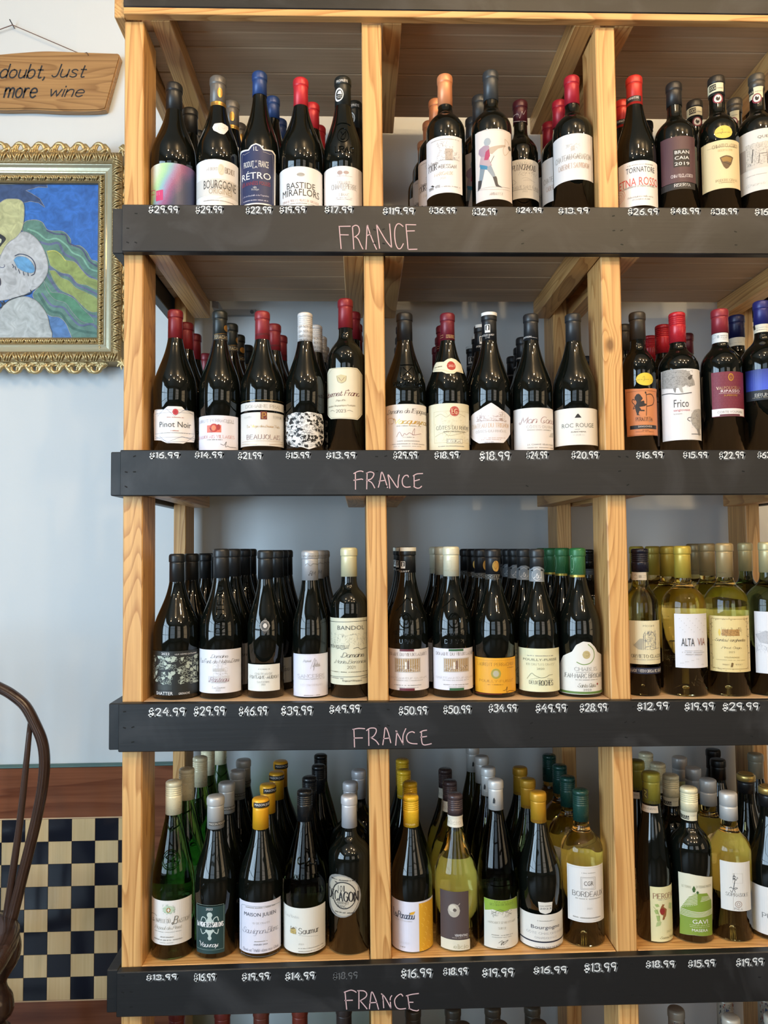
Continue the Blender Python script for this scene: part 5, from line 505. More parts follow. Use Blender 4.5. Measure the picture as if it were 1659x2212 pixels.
PRICES=[(1,'$29.99',-0.3893,2.0811,-0.3362,2.0941),(1,'$29.99',-0.3021,2.0815,-0.2542,2.0945),(1,'$22.99',-0.2087,2.0808,-0.1626,2.0929),(1,'$19.99',-0.146,2.0822,-0.0989,2.0944),(1,'$17.99',-0.0612,2.0826,-0.0105,2.0948),(1,'$119.99',0.0481,2.0807,0.1058,2.0928),(1,'$36.99',0.1359,2.0828,0.184,2.0937),(1,'$32.99',0.2174,2.0798,0.2609,2.0921),(1,'$24.99',0.3009,2.0846,0.3489,2.0939),(1,'$13.99',0.382,2.0833,0.4379,2.0943),(1,'$26.99',0.5153,2.0815,0.5718,2.0931),(1,'$48.99',0.5978,2.0833,0.652,2.0946),(1,'$38.99',0.6755,2.0829,0.7254,2.0938),(1,'$16.99',0.7611,2.0825,0.8128,2.0946),(2,'$16.99',-0.3853,1.6207,-0.333,1.6313),(2,'$14.99',-0.3026,1.6208,-0.2539,1.6315),(2,'$21.99',-0.2235,1.6181,-0.1816,1.63),(2,'$15.99',-0.1354,1.6193,-0.0933,1.63),(2,'$13.99',-0.0611,1.6188,-0.0085,1.6301),(2,'$29.99',0.0633,1.6173,0.1069,1.6298),(2,'$18.99',0.1402,1.6174,0.1839,1.6294),(2,'$18.99',0.2242,1.6137,0.2794,1.6294),(2,'$24.99',0.3123,1.6159,0.35,1.6285),(2,'$20.99',0.397,1.6159,0.4457,1.6285),(2,'$16.99',0.5194,1.6156,0.5686,1.6271),(2,'$15.99',0.6086,1.6158,0.6536,1.6266),(2,'$22.99',0.6774,1.6139,0.723,1.6262),(2,'$63.99',0.7506,1.6149,0.7963,1.6258),(3,'$24.99',-0.3849,1.1516,-0.3207,1.1659),(3,'$29.99',-0.3036,1.1518,-0.2488,1.1674),(3,'$46.99',-0.222,1.1505,-0.1728,1.1657),(3,'$39.99',-0.1455,1.1498,-0.0912,1.1654),(3,'$49.99',-0.0579,1.1521,-0.0039,1.1657),(3,'$50.99',0.0685,1.1475,0.1187,1.1616),(3,'$50.99',0.1504,1.1477,0.1988,1.1614),(3,'$34.99',0.2337,1.1495,0.2839,1.1627),(3,'$49.99',0.3205,1.1476,0.3756,1.1617),(3,'$28.99',0.4023,1.1473,0.4518,1.1611),(3,'$12.99',0.5092,1.1483,0.5655,1.1617),(3,'$19.99',0.5977,1.1464,0.6512,1.16),(3,'$29.99',0.669,1.1452,0.7351,1.1587),(4,'$13.99',-0.3859,0.6871,-0.3336,0.6963),(4,'$16.99',-0.3018,0.6839,-0.2658,0.696),(4,'$19.99',-0.2168,0.6826,-0.1693,0.6945),(4,'$14.99',-0.1398,0.6811,-0.0889,0.6934),(4,'$16.99',0.0679,0.6796,0.1215,0.6944),(4,'$18.99',0.1439,0.6821,0.1861,0.6938),(4,'$19.99',0.2142,0.6772,0.2693,0.6916),(4,'$16.99',0.3076,0.6804,0.3666,0.6921),(4,'$13.99',0.4003,0.681,0.4575,0.6959),(4,'$18.99',0.5132,0.6853,0.5645,0.6969),(4,'$15.99',0.5911,0.6846,0.6389,0.6964),(4,'$19.99',0.6796,0.6841,0.7286,0.6967),(4,'#18.99',-0.0542,0.6798,-0.0115,0.6913)]
WORDS=[(1,[(0,[(-0.0346,2.0564),(-0.0312,2.0136)]),(0,[(-0.0351,2.0564),(-0.0136,2.0568)]),(0,[(-0.0321,2.0403),(-0.0174,2.0401)]),(0,[(-0.0095,2.0543),(-0.0074,2.0132)]),(1,[(-0.0094,2.0559),(-0.0036,2.0586),(0.0016,2.056),(0.0034,2.0485),(0.0015,2.042),(-0.0038,2.0372),(-0.0059,2.0361)]),(1,[(-0.0038,2.0367),(0.0014,2.0313),(0.0055,2.0217),(0.0096,2.0132)]),(1,[(0.0154,2.0127),(0.017,2.0378),(0.0179,2.0571),(0.0195,2.0576)]),(1,[(0.0189,2.0573),(0.0235,2.0421),(0.0307,2.0229),(0.0353,2.0127)]),(0,[(0.0177,2.0391),(0.024,2.0416)]),(0,[(0.0358,2.0593),(0.0411,2.0144)]),(1,[(0.0363,2.0593),(0.0446,2.0443),(0.0539,2.0283),(0.0632,2.0166)]),(0,[(0.0637,2.0166),(0.0603,2.0616)]),(1,[(0.0857,2.0568),(0.0795,2.0616),(0.0742,2.0605),(0.0704,2.0519),(0.0697,2.038),(0.0717,2.023),(0.0758,2.0145),(0.0811,2.015),(0.0859,2.0236)]),(0,[(0.0911,2.0606),(0.0947,2.0124)]),(0,[(0.0911,2.0604),(0.11,2.06)]),(0,[(0.0936,2.048),(0.1073,2.0484)]),(0,[(0.0942,2.0126),(0.1116,2.0131)])]),(2,[(0,[(-0.0077,1.59),(-0.0077,1.5604)]),(1,[(-0.0108,1.5897),(-0.0035,1.5934),(0.0027,1.5944),(0.0066,1.593)]),(0,[(-0.0109,1.5772),(0.0036,1.5796),(0.0059,1.5785)]),(0,[(0.014,1.5909),(0.013,1.5608)]),(1,[(0.0125,1.5904),(0.0203,1.5926),(0.0264,1.5897),(0.0248,1.5835),(0.0201,1.5789),(0.0124,1.5774)]),(1,[(0.0134,1.5774),(0.0222,1.5727),(0.0278,1.5628)]),(1,[(0.0345,1.5638),(0.0377,1.5757),(0.0404,1.5907),(0.043,1.5896),(0.048,1.5756),(0.0516,1.5631)]),(0,[(0.0361,1.5752),(0.047,1.5768)]),(1,[(0.0557,1.562),(0.0548,1.5745),(0.0528,1.587),(0.0595,1.5786),(0.0702,1.563),(0.0714,1.5754),(0.0735,1.5868)]),(1,[(0.0906,1.5826),(0.0891,1.5857),(0.0834,1.5847),(0.0792,1.5775),(0.0801,1.5681),(0.0852,1.5639),(0.094,1.5644)]),(0,[(0.101,1.5846),(0.1013,1.5648)]),(1,[(0.0995,1.5846),(0.1062,1.5882),(0.1172,1.5889)]),(0,[(0.1019,1.5752),(0.1111,1.5778)]),(1,[(0.1003,1.5649),(0.1059,1.5619),(0.1111,1.5622),(0.1148,1.5653)])]),(3,[(0,[(-0.014,1.122),(-0.0131,1.0899)]),(1,[(-0.0162,1.1217),(-0.0056,1.1235),(0.0056,1.1227)]),(0,[(-0.0141,1.1062),(0.0016,1.1062)]),(0,[(0.0129,1.1204),(0.013,1.0922)]),(1,[(0.009,1.1194),(0.0157,1.1234),(0.0247,1.123),(0.0269,1.118),(0.0234,1.1108),(0.0189,1.107),(0.0161,1.1068)]),(1,[(0.0161,1.1068),(0.0256,1.1009),(0.0311,1.0936)]),(1,[(0.0384,1.0931),(0.0408,1.1083),(0.0432,1.1238),(0.0481,1.116),(0.053,1.0965)]),(0,[(0.0396,1.1042),(0.0508,1.1051)]),(0,[(0.0619,1.0919),(0.0644,1.1173)]),(1,[(0.0625,1.1179),(0.0682,1.1079),(0.0759,1.0928)]),(1,[(0.0754,1.0934),(0.0755,1.1088),(0.0807,1.1215)]),(1,[(0.0964,1.114),(0.0919,1.1158),(0.0851,1.1131),(0.0819,1.1065),(0.0839,1.0987),(0.0905,1.0948),(0.1012,1.0938)]),(1,[(0.1093,1.1144),(0.1097,1.0972),(0.1141,1.0916),(0.1271,1.0936)]),(1,[(0.1067,1.1144),(0.1122,1.1171),(0.1189,1.1181)]),(0,[(0.1077,1.1055),(0.1188,1.107)])]),(4,[(0,[(-0.0334,0.6561),(-0.0307,0.627)]),(1,[(-0.035,0.6567),(-0.024,0.66),(-0.0177,0.6588),(-0.0135,0.6561)]),(0,[(-0.0337,0.6424),(-0.0201,0.6425)]),(0,[(-0.0085,0.6585),(-0.0088,0.6274)]),(1,[(-0.0108,0.6588),(0.0002,0.6581),(0.0054,0.653),(0.0032,0.647),(-0.0063,0.6413)]),(1,[(-0.0063,0.6411),(0,0.6338),(0.0057,0.6267)]),(1,[(0.0099,0.6266),(0.0121,0.6437),(0.0147,0.6561),(0.0211,0.6434),(0.0264,0.6254)]),(0,[(0.0105,0.6371),(0.0231,0.6375)]),(1,[(0.0338,0.6502),(0.0347,0.641),(0.0357,0.6277)]),(1,[(0.0317,0.6523),(0.0379,0.646),(0.0488,0.6261)]),(1,[(0.0488,0.6263),(0.0474,0.6427),(0.0504,0.6486)]),(1,[(0.0701,0.6472),(0.0664,0.6509),(0.059,0.6465),(0.0552,0.6389),(0.0578,0.6291),(0.064,0.6249),(0.0751,0.6254)]),(0,[(0.079,0.6475),(0.082,0.6249)]),(1,[(0.0764,0.6475),(0.0865,0.6498),(0.0986,0.651)]),(0,[(0.081,0.6362),(0.0886,0.636)]),(1,[(0.0809,0.6254),(0.0882,0.6222),(0.0956,0.6209),(0.0983,0.6224)])])]
PAINT=[('F','#2f4a78',0.0012,[(-0.8961,2.3717),(-0.8381,2.3733),(-0.78,2.3736),(-0.7784,2.3649),(-0.8002,2.3663),(-0.8321,2.357),(-0.8175,2.3496),(-0.797,2.3362),(-0.7836,2.3137),(-0.7998,2.3257),(-0.8201,2.3295),(-0.8375,2.3255),(-0.8606,2.3209),(-0.8837,2.3207),(-0.9127,2.3206),(-0.9134,2.3716)]),('f','#4f7cb4',0,[(-0.7761,2.0408),(-0.7357,2.0349),(-0.7123,2.0052),(-0.7062,1.9756),(-0.7754,1.9757)]),('f','#5a8478',0.0018,[(-0.8394,2.255),(-0.8339,2.276),(-0.8108,2.2821),(-0.7905,2.2762),(-0.7787,2.2582),(-0.7641,2.2538),(-0.738,2.2524),(-0.7204,2.2345),(-0.7173,2.2165),(-0.697,2.2166),(-0.6794,2.2017),(-0.6676,2.1808),(-0.6501,2.1689),(-0.6465,2.0943),(-0.6456,1.9785),(-0.7062,1.9801),(-0.7179,1.9934),(-0.7297,2.02),(-0.7472,2.0349),(-0.7732,2.0408),(-0.8113,2.0882),(-0.7887,2.1239),(-0.7778,2.1835),(-0.7985,2.2253)]),('l','#5e6a8c',0.006,[(-0.7956,2.2253),(-0.7724,2.2194),(-0.7493,2.2224),(-0.7345,2.1956),(-0.7082,2.1807),(-0.6906,2.1539),(-0.673,2.139),(-0.6497,2.1271)]),('l','#7cb09a',0.004,[(-0.825,2.2581),(-0.8017,2.2492),(-0.7783,2.2313),(-0.7552,2.2344),(-0.7318,2.2195),(-0.7142,2.1986),(-0.6909,2.1867),(-0.6732,2.1599),(-0.6528,2.151)]),('l','#4a5274',0.004,[(-0.7786,2.2552),(-0.7582,2.2463),(-0.7321,2.2434),(-0.7231,2.2225),(-0.6911,2.2076),(-0.6734,2.1778),(-0.6515,2.1629)]),('f','#8f9f58',0.0012,[(-0.7795,2.2029),(-0.7635,2.2044),(-0.7432,2.1955),(-0.7314,2.1806),(-0.7082,2.1747),(-0.6906,2.1539),(-0.673,2.136),(-0.6512,2.1271),(-0.651,2.1032),(-0.6786,2.1151),(-0.7018,2.121),(-0.7194,2.1419),(-0.7427,2.1478),(-0.7689,2.1656)]),('l','#c4c860',0.0022,[(-0.7751,2.2014),(-0.7577,2.203),(-0.7431,2.1926),(-0.7314,2.1776)]),('l','#5e6a8c',0.006,[(-0.7718,2.1626),(-0.7484,2.1448),(-0.7223,2.1389),(-0.7047,2.1181),(-0.6785,2.1062),(-0.6509,2.0913)]),('f','#8f9f58',0.0012,[(-0.7716,2.1522),(-0.7572,2.1522),(-0.7425,2.1359),(-0.7222,2.127),(-0.7046,2.1091),(-0.6784,2.0973),(-0.6507,2.0794),(-0.6505,2.0497),(-0.6722,2.0497),(-0.6956,2.0705),(-0.7131,2.0883),(-0.7422,2.1031),(-0.7598,2.1269)]),('l','#5e6a8c',0.006,[(-0.7773,2.1447),(-0.7626,2.121),(-0.745,2.0972),(-0.716,2.0853),(-0.6955,2.0616),(-0.6779,2.0438),(-0.6504,2.0349)]),('f','#4e8a6c',0.0012,[(-0.7858,2.1298),(-0.7769,2.1031),(-0.7564,2.0793),(-0.7303,2.0705),(-0.7127,2.0467),(-0.6893,2.023),(-0.6604,2.02),(-0.6663,2.0349),(-0.6897,2.0586),(-0.7072,2.0794),(-0.7363,2.0942),(-0.7652,2.0972)]),('l','#5e6a8c',0.005,[(-0.7883,2.0942),(-0.7649,2.0645),(-0.7359,2.0586),(-0.7184,2.0378),(-0.695,2.0141),(-0.6661,2.0171),(-0.6501,2.0052)]),('l','#3c6a60',0.006,[(-0.797,2.0942),(-0.7705,2.0526),(-0.7415,2.0437),(-0.7181,2.0112),(-0.6891,1.9993),(-0.65,1.9934)]),('f','#b8bcc0',0.0018,[(-0.8933,2.1832),(-0.885,2.2071),(-0.8651,2.231),(-0.8451,2.249),(-0.8249,2.2491),(-0.8015,2.2312),(-0.7838,2.2014),(-0.7747,2.1686),(-0.7773,2.1418),(-0.7943,2.115),(-0.8201,2.0971),(-0.8487,2.0852),(-0.8918,2.0763),(-0.9378,2.0792),(-0.9783,2.0999),(-0.9905,2.1414),(-0.9796,2.177),(-0.9367,2.195)]),('f','#b9bc8c',0.0015,[(-0.9068,2.3146),(-0.8839,2.3327),(-0.8637,2.3352),(-0.8463,2.3329),(-0.836,2.321),(-0.8347,2.291),(-0.8395,2.258),(-0.8537,2.237),(-0.8708,2.225),(-0.8822,2.2101),(-0.8934,2.1892),(-0.9106,2.1832),(-0.9284,2.2129),(-0.9322,2.2726)]),('f','#aeb6b8',0.0018,[(-0.8942,2.0467),(-0.8745,2.0733),(-0.8487,2.0852),(-0.8228,2.0852),(-0.7996,2.0734),(-0.7791,2.0467),(-0.7701,2.0171),(-0.7725,1.9757),(-0.9018,1.9758)]),('f','#5f9ccc',0.0008,[(-0.8592,2.1788),(-0.8501,2.1878),(-0.8299,2.1864),(-0.8153,2.1745),(-0.8064,2.1566),(-0.812,2.1462),(-0.8323,2.1491),(-0.8497,2.1595)]),('l','#2a3350',0.0022,[(-0.8559,2.1893),(-0.8444,2.1941),(-0.827,2.1908),(-0.8125,2.1804),(-0.805,2.1626),(-0.8077,2.1447),(-0.8148,2.1402)]),('l','#2a3350',0.0018,[(-0.862,2.1684),(-0.859,2.1624),(-0.8607,2.1595)]),('l','#2a3350',0.0018,[(-0.8555,2.1625),(-0.8525,2.1535)]),('l','#2a3350',0.0018,[(-0.8468,2.155),(-0.8432,2.1452)]),('l','#2a3350',0.0018,[(-0.8352,2.1491),(-0.8327,2.1402)]),('l','#2a3350',0.0018,[(-0.8236,2.1461),(-0.8223,2.1387)]),('l','#4a5274',0.0014,[(-0.893,2.1618),(-0.8872,2.1594),(-0.8809,2.1624),(-0.8821,2.1669)]),('f','#2a2a40',0,[(-0.9014,2.1415),(-0.8909,2.1326),(-0.89,2.1148),(-0.9009,2.1118)]),('f','#20242c',0,[(-0.8942,2.2459),(-0.8826,2.2384),(-0.879,2.231),(-0.8881,2.219),(-0.8938,2.213),(-0.8998,2.2309)]),('f','#c8ccb0',0,[(-0.8941,2.2339),(-0.8894,2.2309),(-0.8904,2.2235),(-0.8939,2.2205)]),('l','#20242c',0.003,[(-0.8917,2.0733),(-0.8871,2.0704),(-0.8858,2.0615),(-0.8904,2.057),(-0.8933,2.0644),(-0.8917,2.0689)]),('l','#20242c',0.003,[(-0.8831,2.0748),(-0.8808,2.0704),(-0.8842,2.0674),(-0.8854,2.0709)]),('l','#20242c',0.002,[(-0.883,2.0644),(-0.8688,2.0763),(-0.8487,2.0846),(-0.8172,2.0941),(-0.8167,2.103)])]
SIGN=[('doubt,',(-0.8967,2.6387,-0.7868,2.6795)),('Just',(-0.768,2.6472,-0.6817,2.6807)),('more',(-0.8868,2.5933,-0.8045,2.618)),('wine',(-0.7697,2.5968,-0.6869,2.624))]
# ------------------------------------------------------------------ the rack
rack = tag(empty('wine_rack', (0, 0, 0)), 'tall pine shelving rack with black chalkboard edge boards full of bottles', 'shelving rack')
LV = {0: ((2.555, 2.556), (2.479, 2.4795)), 1: ((2.0972, 2.0959), (2.0075, 2.0056)), 2: ((1.636, 1.6297), (1.5515, 1.5454)), 3: ((1.1746, 1.1624), (1.0879, 1.0797)), 4: ((.7013, .7075), (.6237, .6189)), 5: ((.245, .243), (.157, .155))}
XA, XB = -.434, .757
def lf(pr): return lambda x: pr[0]+(pr[1]-pr[0])*(x-XA)/(XB-XA)
def top(r): return lf(LV[r][0])
def bot(r): return lf(LV[r][1])
PX = [(-.4385, -.402, 0), (.0125, .0505, .001), (.467, .505, 0), (.921, .959, 0)]
XR = .965
for i, (a, b, _) in enumerate(PX):
    dx = (-.004, -.0015, 0, 0)[i]
    me = boxmesh(a, b, .0005, .089, 0, 2.4645, .002)
    for v in me.vertices:                      # the posts are not quite plumb
        t = (v.co.z-1.2)/1.2
        v.co.x += dx*t
    link('post', me, PINE[2], rack)
    bx('post', a+(.0 if i else .004), b-.004, .366, .455, 0, 2.62, PINE[2], rack, .002)
for r in range(6):
    zb, zt = bot(r), top(r)
    if r == 0:
        zl = lf((2.4655, 2.4658))
        fb = bx('edge_board', -.4395, XR, -.019, 0, zb, zt, BLACK, rack)
        link('edge_strip', boxmesh(-.4395, XR, -.0185, 0, zl, lambda x: zb(x)-.0006, .001), PINE[0], rack); ub = zl
    else:
        fb = bx('edge_board', -.4395, XR, -.019, 0, zb, zt, BLACK, rack); ub = zb
    fb.name = 'edge_board'
    LV[r] = LV[r]+(fb,)
    bx('end_board', -.4605, -.4405, -.006, .46, lambda x: ub(-.44)+.001, lambda x: zt(-.44)-.002, PINE[1] if r == 0 else BLACK, rack)
    bx('end_board', XR+.001, XR+.021, -.006, .46, lambda x: ub(.96)+.001, lambda x: zt(.96)-.002, BLACK, rack)
    if r == 5: ub = zb
    for i, (a, b, _) in enumerate(PX):          # joists beside the posts
        for sd in (-1, 1):
            if (i == 0 and sd < 0) or (i == 3 and sd > 0) or (r == 0 and i == 1 and sd < 0): continue
            x0, x1 = (b+.007 if i == 0 else b+.0015, b+.0385 if i else b+.046) if sd > 0 else (a-.0405, a-.0015)
            bx('joist', x0, x1, .001, .393, ub, lambda x: ub(x)+.041, PINE[1], rack)
    pb = lambda x: ub(x)+.0415
    pt = (lambda x: ub(x)+.085) if r == 0 else (lambda x: zt(x))
    for i in range(3):
        bx('plank', PX[i][1]+.0012, PX[i+1][0]-.0012, .001, .0895, pb, pt, PLANK if r < 4 else PINE[0], rack)
    for y0, y1 in ((.0910, .1365), (.1385, .2235), (.2255, .3045), (.3065, .394)):
        bx('plank', -.4385, XR-.006, y0, y1, pb, pt, PLANK if r < 4 else PINE[0], rack, .002)
# steel bracket that ties the rack to the wall
STEEL = plain('galvanised_steel', (.42, .43, .44, 1), .4, .8)
br = bx('bracket', -.35, -.258, .478, .489, 2.040, 2.057, STEEL, rack)
Vt, Ft = tube([(-.268, .477, 2.049), (-.268, .474, 2.049)], .0045); link('screw', mesh('screw', Vt, Ft), plain('screw_dark', (.1, .1, .1, 1), .5, .5), br)
link('strap', boxmesh(-.352, -.336, .394, .4885, lambda x: 2.034-(x+.352)*.2, lambda x: 2.052-(x+.352)*.2, .001), STEEL, br)
# nails in the edge boards
NAIL = plain('nail_hole', (.004, .004, .004, 1), .9)
rn = random.Random(4)
for r in range(1, 5):
    fb = LV[r][2]; I = Ink(lambda u, v, d: (u, -.0192-d, v), 0); I.lay = .0001
    for x in (-.43, -.415, .03, .047, .31, .485, .50, .72):
        for z in rn.sample((.2, .5, .82), 2): zz = bot(r)(x)+z*.088; a = rn.uniform(-.5, .5); I.ribbon([(x, zz), (x+.004*math.cos(a), zz+.004*math.sin(a))], .0022, 'n')
    I.build('nail_holes', fb, lambda c: NAIL)['kind'] = 'stuff'
# chalk
for row, s, x0, z0, x1, z1 in PRICES:
    faint = s[0] == '#'; s = s.replace('#', '$', 1) if faint else s
    I = Ink(lambda u, v, d: (u, -.0192-d, v), 0); I.lay = .0001; rs = random.Random(int(x0*1e4))
    g = layout(s, 'H'); xs = [a for p, _ in g for a, b in p]; sx = (x1-x0)/(max(xs)-min(xs)); sz = (z1-z0)/10.6
    for p, sm in g:
        j = rs.uniform(-.0006, .0006); a_ = rs.uniform(-.03, .03)
        q = [(x0+a*sx+b*sz*a_, z0+.0003+b*sz+j) for a, b in p]
        d = min(a for a, b in p) < 5.5
        if not faint: I.ribbon([(a+.0022, b-.001) for a, b in q], .0042, 'f'); I.lay += .00006
        I.ribbon(q, .0023 if d else .0018, 'f' if faint else 'c')
        if not faint: I.lay -= .00006
    I.build('chalk_price', LV[row][2], lambda c: CHALK if c == 'c' else CHALKF)
for row, st in WORDS:
    I = Ink(lambda u, v, d: (u, -.0192-d, v), 0); I.lay = .0001
    for sm, pts in st: I.ribbon(cat(pts, 5) if sm else pts, .0018, 'p')
    I.build('chalk_word', LV[row][2], lambda c: PINK)
# ------------------------------------------------------------------ bottles
SHP = {'burg': [(0, .9), (.012, 1), (.44, 1), (.50, .968), (.55, .885), (.60, .77), (.65, .65), (.70, .54), (.75, .455), (.80, .395), (.85, .37), (.97, .355), (1, .33)],
'long': [(0, .9), (.012, 1), (.40, 1), (.46, .965), (.52, .885), (.58, .785), (.64, .68), (.70, .57), (.76, .465), (.80, .41), (.85, .375), (.97, .355), (1, .33)],
'bord': [(0, .92), (.012, 1), (.60, 1), (.63, .975), (.655, .91), (.68, .80), (.70, .68), (.72, .54), (.74, .44), (.765, .39), (.80, .375), (.97, .365), (1, .34)],
'flute': [(0, .9), (.012, 1), (.40, 1), (.48, .95), (.56, .86), (.64, .74), (.72, .60), (.80, .49), (.86, .44), (.97, .42), (1, .4)]}
def prof(sh, R, NR, H):
    P = SHP[sh]; nf = P[-3][1] if sh != 'flute' else .43
    return [(f*H, R-(R-NR)*min(max(0., (1-r)/(1-nf)), 1.02)) for f, r in P]
def pr(P, z):
    if z <= P[0][0]: return P[0][1]
    for (a, ra), (b, rb) in zip(P, P[1:]):
        if z <= b: return ra+(rb-ra)*(z-a)/(b-a+1e-9)
    return P[-1][1]
def smooth_profile(P):
    Q = [p for p in P if p[0] > P[1][0]-1e-9]; k = next(i for i, p in enumerate(Q) if p[1] < Q[0][1]*.999)
    cur = cat([(a, b) for a, b in Q[k-1:]], 4); return Q[:k-1]+cur
def body_mesh(P, H, R, clear):
    sp = smooth_profile(P); pts = [(.0005, .030 if clear else .02), (.007, .028 if clear else .018), (R*.45, .018 if clear else .012), (R*.68, .002), (R*.74, 0), (R*.88, .0004), (R*.96, .002), (R*.99, .0045)]
    pts += [(r, z) for z, r in sp]; V, Fc = lathe(pts, 40); return mesh('glass_body', V, Fc)
def cap_mesh(style, NR, H, zc):
    r = NR+.0003; t = H+.0012
    if style in ('smooth', 'ringed'):
        l = H-.0155
        pts = [(r-.001, zc), (r, zc), (r-.0004, l-.003), (r-.0004, l-.0006), (r-.0011, l), (r+.0004, l+.0006), (r+.0008, l+.002), (r+.0008, H-.004), (r+.0002, H-.0015), (r-.0012, H+.0004), (r-.004, t), (.0005, t)]
    else:
        pts = [(r-.001, zc), (r, zc), (r, H-.027)]
        k = H-.025
        for i in range(5 if style == 'screw' else 1): pts += [(r, k), (r-.0013, k+.0007), (r-.0013, k+.0014), (r, k+.002)]; k += .0038
        pts += [(r, H-.002), (r-.0008, H-.0004), (r-.003, t), (.0005, t)]
    V, Fc = lathe(pts, 32); return mesh('capsule', V, Fc)
ORD = ['', 'first', 'second', 'third', 'fourth', 'fifth']
ROWN = {1: 'top shelf', 2: 'second shelf', 3: 'third shelf', 4: 'lowest full shelf'}
def copy_tree(o, parent=None):
    c = o.copy(); COL.objects.link(c); c.parent = parent
    for ch in [x for x in o.children]: copy_tree(ch, c)
    return c
GW = {'dark': 'dark', 'green': 'green', 'green2': 'dark green', 'clearw': 'clear white', 'clearg': 'clear pale green'}
def bottle(key, capn, row, shape, gl, X, Y, R, NR, H, zc, cst, ccol, parts, rears, shelf_z=None):
    z = (top(row)(X) if shelf_z is None else shelf_z)+.0003
    t = empty('wine_bottle', (X, Y, z)); P = prof(shape, R, NR-.0008, H); G = glass('green2' if (gl == 'green2') else gl)
    body = link('glass_body', body_mesh(P, H, R, gl[:5] == 'clear'), G, t, True)
    cm = ink(ccol) if ccol[0] == '%' else ink(ccol, 'screw' if cst[:5] == 'screw' else 'cap')
    cp = link('screw_cap' if cst[:5] == 'screw' else 'capsule', cap_mesh(cst, NR, H, zc), cm, t, True)
    if cst == 'ringed':
        V, Fc = lathe([(NR+.0012, H-.012), (NR+.0016, H-.012), (NR+.0016, H-.003), (NR+.0006, H-.001), (NR-.003, H+.0018), (NR-.004, H+.0018)], 32)
        link('cap_rim', mesh('cap_rim', V, Fc), ink('*c8a860'), cp, True)
    cr = NR+.0004
    lip = H-.0155
    def f(u, v, d):
        v = max(v, .003)
        r = R+d if v < .05 else (cr+(.0008 if v > lip and cst in ('smooth', 'ringed') else 0) if v > zc else pr(P, v))+d; a = u/R
        return (r*math.sin(a), -r*math.cos(a), v)
    RU = R*rad_(.1)
    for nm, base, pl in parts:
        if base and base[0] == 'bk':
            za, zb = base[1][0]*1e-4, base[1][1]*1e-4
            V = []; Fc = []; n = 24
            for i in range(n+1):
                a = PI+rad_(-75+150*i/n)
                V += [((R+.0004)*math.sin(a), -(R+.0004)*math.cos(a), za), ((R+.0004)*math.sin(a), -(R+.0004)*math.cos(a), zb)]
            for i in range(n): Fc.append((2*i, 2*i+2, 2*i+3, 2*i+1))
            link('back_label', mesh('back_label', V, Fc), ink('#dcd8c8'), t); continue
        zs = []
        def zz(p):
            if isinstance(p, (list, tuple)):
                for q in p:
                    if isinstance(q, (list, tuple)) and len(q) == 4 and all(isinstance(c, int) for c in q): zs.extend((q[1], q[3]))
                    elif isinstance(q, (list, tuple)) and len(q) == 2 and all(isinstance(c, int) for c in q): zs.append(q[1])
                    else: zz(q)
        zz(base or pl)
        hi = max(zs)*1e-4; curved = 2 if hi > P[2][0] else 1
        I = Ink(f, curved, .00035)
        if base: I.prim(base, RU); I.lay += .00018
        for p in pl: I.prim(p, RU)
        o = I.build(nm, t, lambda c: G if c == '@' else ink(c))
    grp = 'bottles with '+key
    tag(t, f'{GW[gl]} wine bottle with {key}', 'wine bottle', grp if rears else None)
    for i, (rx, ry) in enumerate(rears):
        c = copy_tree(t); c.location = (rx, ry, top(row)(rx)+.0003)
        n = min(5, i+2 if Y < .07 else i+2)
        tag(c, f'{ORD[n]} bottle back in line behind {key}', 'wine bottle', grp)
        c.rotation_euler.z = random.Random(int(rx*1e4)+i).uniform(-.35, .35)
    return t
for q in BOTTLES: bottle(*q)
# bottles on the shelf below, only their caps show under the lowest board
lowS = top(5)
def low(key, x, y, H, cst, ccol, gl='dark', parts=(), shape='bord', R=.037, NR=.0155, cat_='wine bottle'):
    t = bottle(key, '', 4, shape, gl, x, y, R, NR, H, H-.075, cst, ccol, parts, [], lowS(x)); tag(t, f'{GW[gl]} bottle with {key}, under the lowest board', cat_); return t
for i, (x, c, nm) in enumerate(((-.372, '#6a2a26', 'a copper red cap, leftmost'), (-.282, '#74302a', 'a copper red cap, second from the left'), (-.205, '#6e3a30', 'a copper red cap, third from the left'), (-.128, '#7a3428', 'a copper red cap, fourth from the left'), (-.04, '#3a3230', 'a dark cap marked with a letter S'))):
    low(nm, x, .15, .292, 'smooth', c, 'dark' if i in (0, 4) else 'green')
for i, (x, nm) in enumerate(((.098, 'a dull pewter cap, first in the middle bay'), (.178, 'a dull pewter cap, second in the middle bay'), (.258, 'a dull pewter cap, third in the middle bay'), (.338, 'a dull pewter cap, fourth in the middle bay'))):
    low(nm, x, .14, .288, 'smooth', '#4a443a')
for x, h, nm in ((.186, .306, 'a front brown cap, middle bay left'), (.256, .306, 'a front brown cap, middle bay centre'), (.330, .306, 'a front brown cap, middle bay right'), (.70, .308, 'a shiny tin cap, left one of two'), (.782, .308, 'a shiny tin cap, right one of two')):
    low(nm, x, .052, h, 'smooth', '#4a3c2c' if x < .5 else '%c8c0b0')
for i, (x, y, h, nm) in enumerate(((.622, .12, .285, 'a mosaic patterned neck, leftmost of its bay'), (.735, .15, .300, 'a mosaic patterned neck, second of its bay'), (.82, .15, .30, 'a mosaic patterned neck, nearest the right edge'))):
    low(nm, x, y, h, 'smooth', '#9a9080', parts=[('capsule_mosaic', None, [('w', (-700, int((h-.06)*1e4), 700, int((h-.018)*1e4)), cc, 26, 80+i*7+j) for j, cc in enumerate(('#2a3450', '#8a3a26', '#3a3a38'))])])
